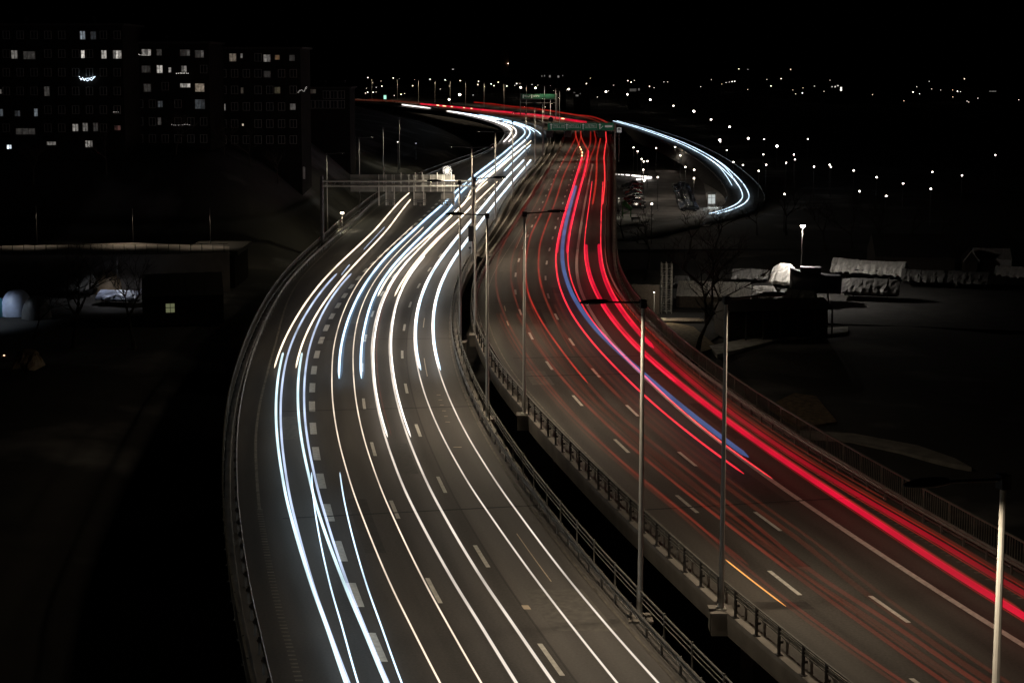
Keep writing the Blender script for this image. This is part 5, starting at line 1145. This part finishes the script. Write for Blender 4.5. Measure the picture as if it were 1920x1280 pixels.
# lit advert panel and green hopper
b0 = at(1334, 388, -8.7); e = empty('advert_panel', b0, 'bright lit advert panel on the snow beside the exit road', 'advert panel')
s = b0.y / 2800
m = MB(); m.box((0, 0, 1.75), (13 * s, .25, 17 * s)); m.build('lit_face', mat('lit panel', (.5, .5, .5), .4, emit=(.9, 1, .98), est=.42, var=.5, scale=1.2), e)
m = MB()
for x in (-7.2*s, 7.2*s): m.box((x, .05, 1.6), (.16, .36, 3.6))
m.box((0, -.14, 1.75), (.07, .06, 17*s)); m.box((0, -.14, 2.1), (13*s, .06, .05))
m.box((0, .05, 3.2), (17*s, .5, .22)); m.box((0, .05, .55), (14*s, .4, .15)); m.build('panel_frame', M['galv'], e)
L = bpy.data.lights.new('panel light', 'AREA'); L.size = 1.5; L.energy = 160; L.color = (.9, 1, .98); o = bpy.data.objects.new('panel_light', L); COL.objects.link(o); o.parent = e; o.location = (0, -.2, 1.75); o.rotation_euler = (-math.pi/2, 0, 0)
b0 = at(1176, 407, -8.7); e = empty('green_hopper', b0, 'tilted green steel hopper standing on thin legs by the fence', 'hopper')
m = MB(); R = Matrix.Rotation(math.radians(38), 3, 'Y')
pr = [(-1.25,.5),(-1.0,-.45),(.95,-.45),(1.3,.25)]
rows = [[R @ Vector((x, y, z)) + Vector((0, 0, 2.5)) for x, z in pr] for y in (-.75, .75)]
m.sweep(rows, True); m.build('trough', M['hopper'], e)
for x, y, zt in ((-.95,-.6,2.6),(-.95,.6,2.6),(.75,-.6,1.6),(.75,.6,1.6)): m = MB(); m.bar((x, y, 0), (x, y, zt), .07, None, 6); m.build('leg', M['hopper'], e)
for y in (-.6, .6): m = MB(); m.bar((-.95, y, .7), (.75, y, 1.5), .05, None, 6); m.build('brace', M['hopper'], e)
L = bpy.data.lights.new('hopper light', 'SPOT'); 
post = at(1163, 409, -8.7); post_lamp(1160, 372, 409, post.y, 'short lamp post lighting the green hopper', .12, 2, (1, .95, .75), 60)
flat_patch('snow_field', [(1155,402),(1190,402),(1225,409),(1228,414),(1190,418),(1155,424)], -8.70, M['snow'])
b0 = at(1192, 416, -8.65); e = empty('bench', b0, 'small dark bench on the snow under the green hopper', 'bench')
m = MB(); m.box((0, 0, .45), (1.8, .45, .06)); m.build('seat', M['wood'], e); m = MB(); m.box((0, .22, .75), (1.8, .05, .35)); m.build('backrest', M['wood'], e)
for x in (-.75, .75): m = MB(); m.box((x, 0, .22), (.08, .4, .44)); m.build('leg', M['dsteel'], e)

# ------------------------------------------------------------------ parked cars
def car_meshes():
    side = [(-2.12,.32),(-2.14,.62),(-2.0,.84),(-1.15,.93),(1.35,.98),(1.98,.92),(2.12,.66),(2.1,.34)]
    m = MB(); rows = []
    for y, k in ((-.86,.93),(-.82,1),(.82,1),(.86,.93)): rows.append([(x * (k*.04 + .96), y, .62 + (z - .62) * (k if k < 1 else 1)) for x, z in side])
    m.sweep(rows, True); body = m
    g = MB(); rr = []
    for y, s in ((-.76, 0), (-.58, 1), (.58, 1), (.76, 0)):
        rr.append([(-1.15,y,.92),(-.42 - .0, y * (1 if not s else 1), .95 + .47 * s),(.75, y, .95 + .48 * s),(1.5,y,.95)])
    g.sweep(rr, True)
    rf = MB(); rf.box((.18, 0, 1.435), (1.15, 1.12, .035)); 
    for y in (-.6, .6): rf.bar((-1.1, y * 1.2, .95), (-.42, y, 1.43), .035, None, 4); rf.bar((1.45, y * 1.2, .96), (.75, y, 1.43), .035, None, 4); rf.bar((.15, y * 1.24, .96), (.15, y, 1.43), .035, None, 4)
    w = MB(); n = 14
    w.bar((0, -.1, 0), (0, .1, 0), .32, None, n)
    rim = MB(); rim.bar((0, -.115, 0), (0, .115, 0), .2, None, 10)
    hl = MB(); hl.box((0, 0, 0), (.1, .36, .14))
    return body, g.mesh('window', M['carglass'], False), rf, w.mesh('tyre', M['tyre'], True), rim.mesh('rim', M['galv']), hl
_b, CG, _rf, CW, CRM, _h = car_meshes(); HLm, TLm = _h.mesh('headlight', M['chrome']), _h.mesh('tail_light', M['tail'])
CB = {k: (_b.mesh('body', M[k], False), _rf.mesh('roof', M[k])) for k in ('car0','car1','car2','car3','car4')}
def car(px, py, rz, col, label, group):
    p = at(px, py, -8.78); e = empty('parked_car', (p.x, p.y, -8.78), label, 'car', group, rz)
    obj('body', CB[col][0], e); obj('window', CG, e); obj('roof', CB[col][1], e)
    for x in (-1.35, 1.3):
        for y in (-.78, .78): t = obj('wheel', CW, e, (x, y, .33)); obj('rim', CRM, t)
    for y in (-.6, .6): obj('headlight', HLm, e, (-2.06, y, .66)); obj('tail_light', TLm, e, (2.06, y, .74))
G = 'cars parked in the row by the advert panel'
pos = [(1292,396,'car0','black car at the near end of the row by the advert panel')]
D0 = 331
yy = at(1292, 396, -8.78).y
for i in range(1, 17):
    Yc = yy + i * 3.9; py = 119 + (CAMZ + 8.78) * 2800 / Yc + 0; px = 1292 - 22 * (1 - (py - 335) / 61.) + random.uniform(-1, 1)
    c = random.choice(('car0','car0','car2','car1','car0')); pos.append((px, py, c, '%s car, %s from the near end of the row by the advert panel' % ({'car0': 'black', 'car1': 'grey', 'car2': 'dark blue'}[c], ORD[i])))
for px, py, c, lab in pos: car(px, py, random.uniform(-.06, .06) + .1, c, lab, G)
G = 'cars parked in rows left of the car park'
for i in range(11):
    Yc = 330 + i * 6.2; py = 119 + (CAMZ + 8.78) * 2800 / Yc
    car(1188 + random.uniform(-5, 5) - (i > 6) * 3, py, math.pi + random.uniform(-.1, .1), ('car0','car4','car1','car4','car3','car0','car4','car1','car4','car0','car4')[i], '%s car, %s behind the green hopper' % (('black','dark red','grey','dark red','silver','black','dark red','grey','dark red','black','dark red')[i], ORD[i]), G)

# ------------------------------------------------------------------ left yard
w = [at(x, y, -1.0) for x, y in ((-80,478),(160,478),(300,477),(430,474),(430,462),(250,455),(120,459),(-80,462))]
m = MB(); N = len(w); m.v += w + [Vector((p.x, p.y, -8)) for p in w]; m.face(list(range(N))); [m.face([i, (i+1)%N, N+(i+1)%N, N+i]) for i in range(N)]
tag(m.build('left_road', mat('pale winter road', (.22, .20, .18), .85, var=.3, scale=.3)), kind='structure')
a, b = at(-80, 476, -1), at(428, 473, -1); e = empty('road_railing', a, 'thin dark railing in front of the pale left roadway', 'railing', None, math.atan2(b.y-a.y, b.x-a.x)); L = (b-a).length
for z in (1.15, .15): m = MB(); m.box((L/2, -.3, z), (L, .06, .06)); m.build('rail', M['dsteel'], e)
pmm = MB(); pmm.box((0, 0, .58), (.07, .07, 1.16)); PM = pmm.mesh('post', M['dsteel'])
for i in range(int(L / 1.43) + 1): obj('post', PM, e, (i * 1.43, -.3, 0))
flat = [atY(x, y, Y) for x, y, Y in ((395,317.5,252),(450,316.5,252),(520,315.5,252),(572,313.5,253),(560,309,256),(480,310.5,256),(440,313,255))]
m = MB(); N = len(flat); m.v += flat + [p - Vector((0,0,2)) for p in flat]; m.face(list(range(N))); [m.face([i, (i+1)%N, N+(i+1)%N, N+i]) for i in range(N)]; tag(m.build('hillside_snow', M['snow']), kind='structure')
def dome(label, px, py, rx, h, mt, seed=0, z=-6.0, ry=None):
    b0 = at(px, py, z); e = empty('domed_cover', b0, label, 'covered boat', 'covered boats on the left'); rnd = random.Random(seed); rows = []; n = 26
    for i in range(9):
        t = i / 8; r = math.cos(t * math.pi / 2) ** .75
        rows.append([((rx * r) * math.cos(q) * (1 + (.07 * math.sin(5*q + seed) + .05 * math.sin(13*q + 2*seed)) * (1 - t*t)), (ry or rx) * r * math.sin(q), h * math.sin(t * math.pi / 2) ** 1.1 + rnd.gauss(0, .02)) for q in [2*math.pi*k/n for k in range(n)]])
    m = MB(); m.sweep([r + [r[0]] for r in rows]); m.build('tarpaulin', mt, e, True)
    m = MB(); m.box((0, 0, .1), (rx * 1.6, rx * 1.2, .2)); m.build('base', M['wood'], e)
dome('white blue domed boat cover at the left edge', 32, 590, 1.95, 3.0, M['tarpb'], 1)
dome('teal cover at the very left edge', -6, 592, 1.3, 2.2, M['teal'], 2)
dome('dark round cover right of the white domed one', 70, 596, 1.7, 2.6, M['tarpg'], 3)
dome('brownish rounded cover in the middle of the left yard', 203, 548, 2.1, 3.1, M['tarpbr'], 4)
dome('small pale mound left of the brownish cover', 165, 530, 1.0, 1.4, M['tarpbr'], 5)
tarp('dark blue grey sheet behind the white domed cover', (-10, 545), (62, 546), 4, 3.0, M['tarpg'], .1, .5, z=-6, seed=21)
tarp('long pale grey sheet under the brownish cover', (178, 570), (252, 573), 3, 1.7, M['tarpb'], .04, .4, z=-6, seed=22)
tarp('small blue white sheet right of the brownish cover', (225, 548), (285, 550), 3, 1.2, M['tarpb'], .04, .3, hull=False, z=-6, seed=23)
tarp('grey bundle behind the dark left tree', (98, 560), (160, 562), 4, 3.2, M['tarpg'], .1, .6, z=-6, seed=24)
tarp('brown orange tarpaulin tent low at the left edge', (22, 708), (64, 710), 2.2, 2.6, M['tarpbr'], .0, 1.0, hull=False, z=-6, seed=25, rough=.15)
# cottage with the lit window
sh = shed('dark cottage with one small lit window on the left', (268, 612), (420, 606), 8, 3.4, 2.0, M['wood'], M['roof'], z=-6, name='cottage')
q = at(313, 606, -6); lx = (q - sh.location).length; m = MB()
for dx, dz, sx, sz in ((0,.55,1.1,.08),(0,-.55,1.1,.08),(-.52,0,.08,1.1),(.52,0,.08,1.1),(0,0,.06,1.1),(0,.05,1.1,.06)): m.box((lx + dx, -.04, 2.0 + dz), (sx, .14, sz))
fr = m.build('window', M['frame'], sh)
m = MB(); m.box((lx, -.01, 2.0), (.96, .03, 1.0)); m.build('pane', mat('cottage pane', (.2, .2, .15), .5, emit=(.8, .85, .45), est=.14, var=.6, scale=3), fr)
far_house('low dark gabled roof on the left below the pale road', 395, 478, 196, 90, 40, [])
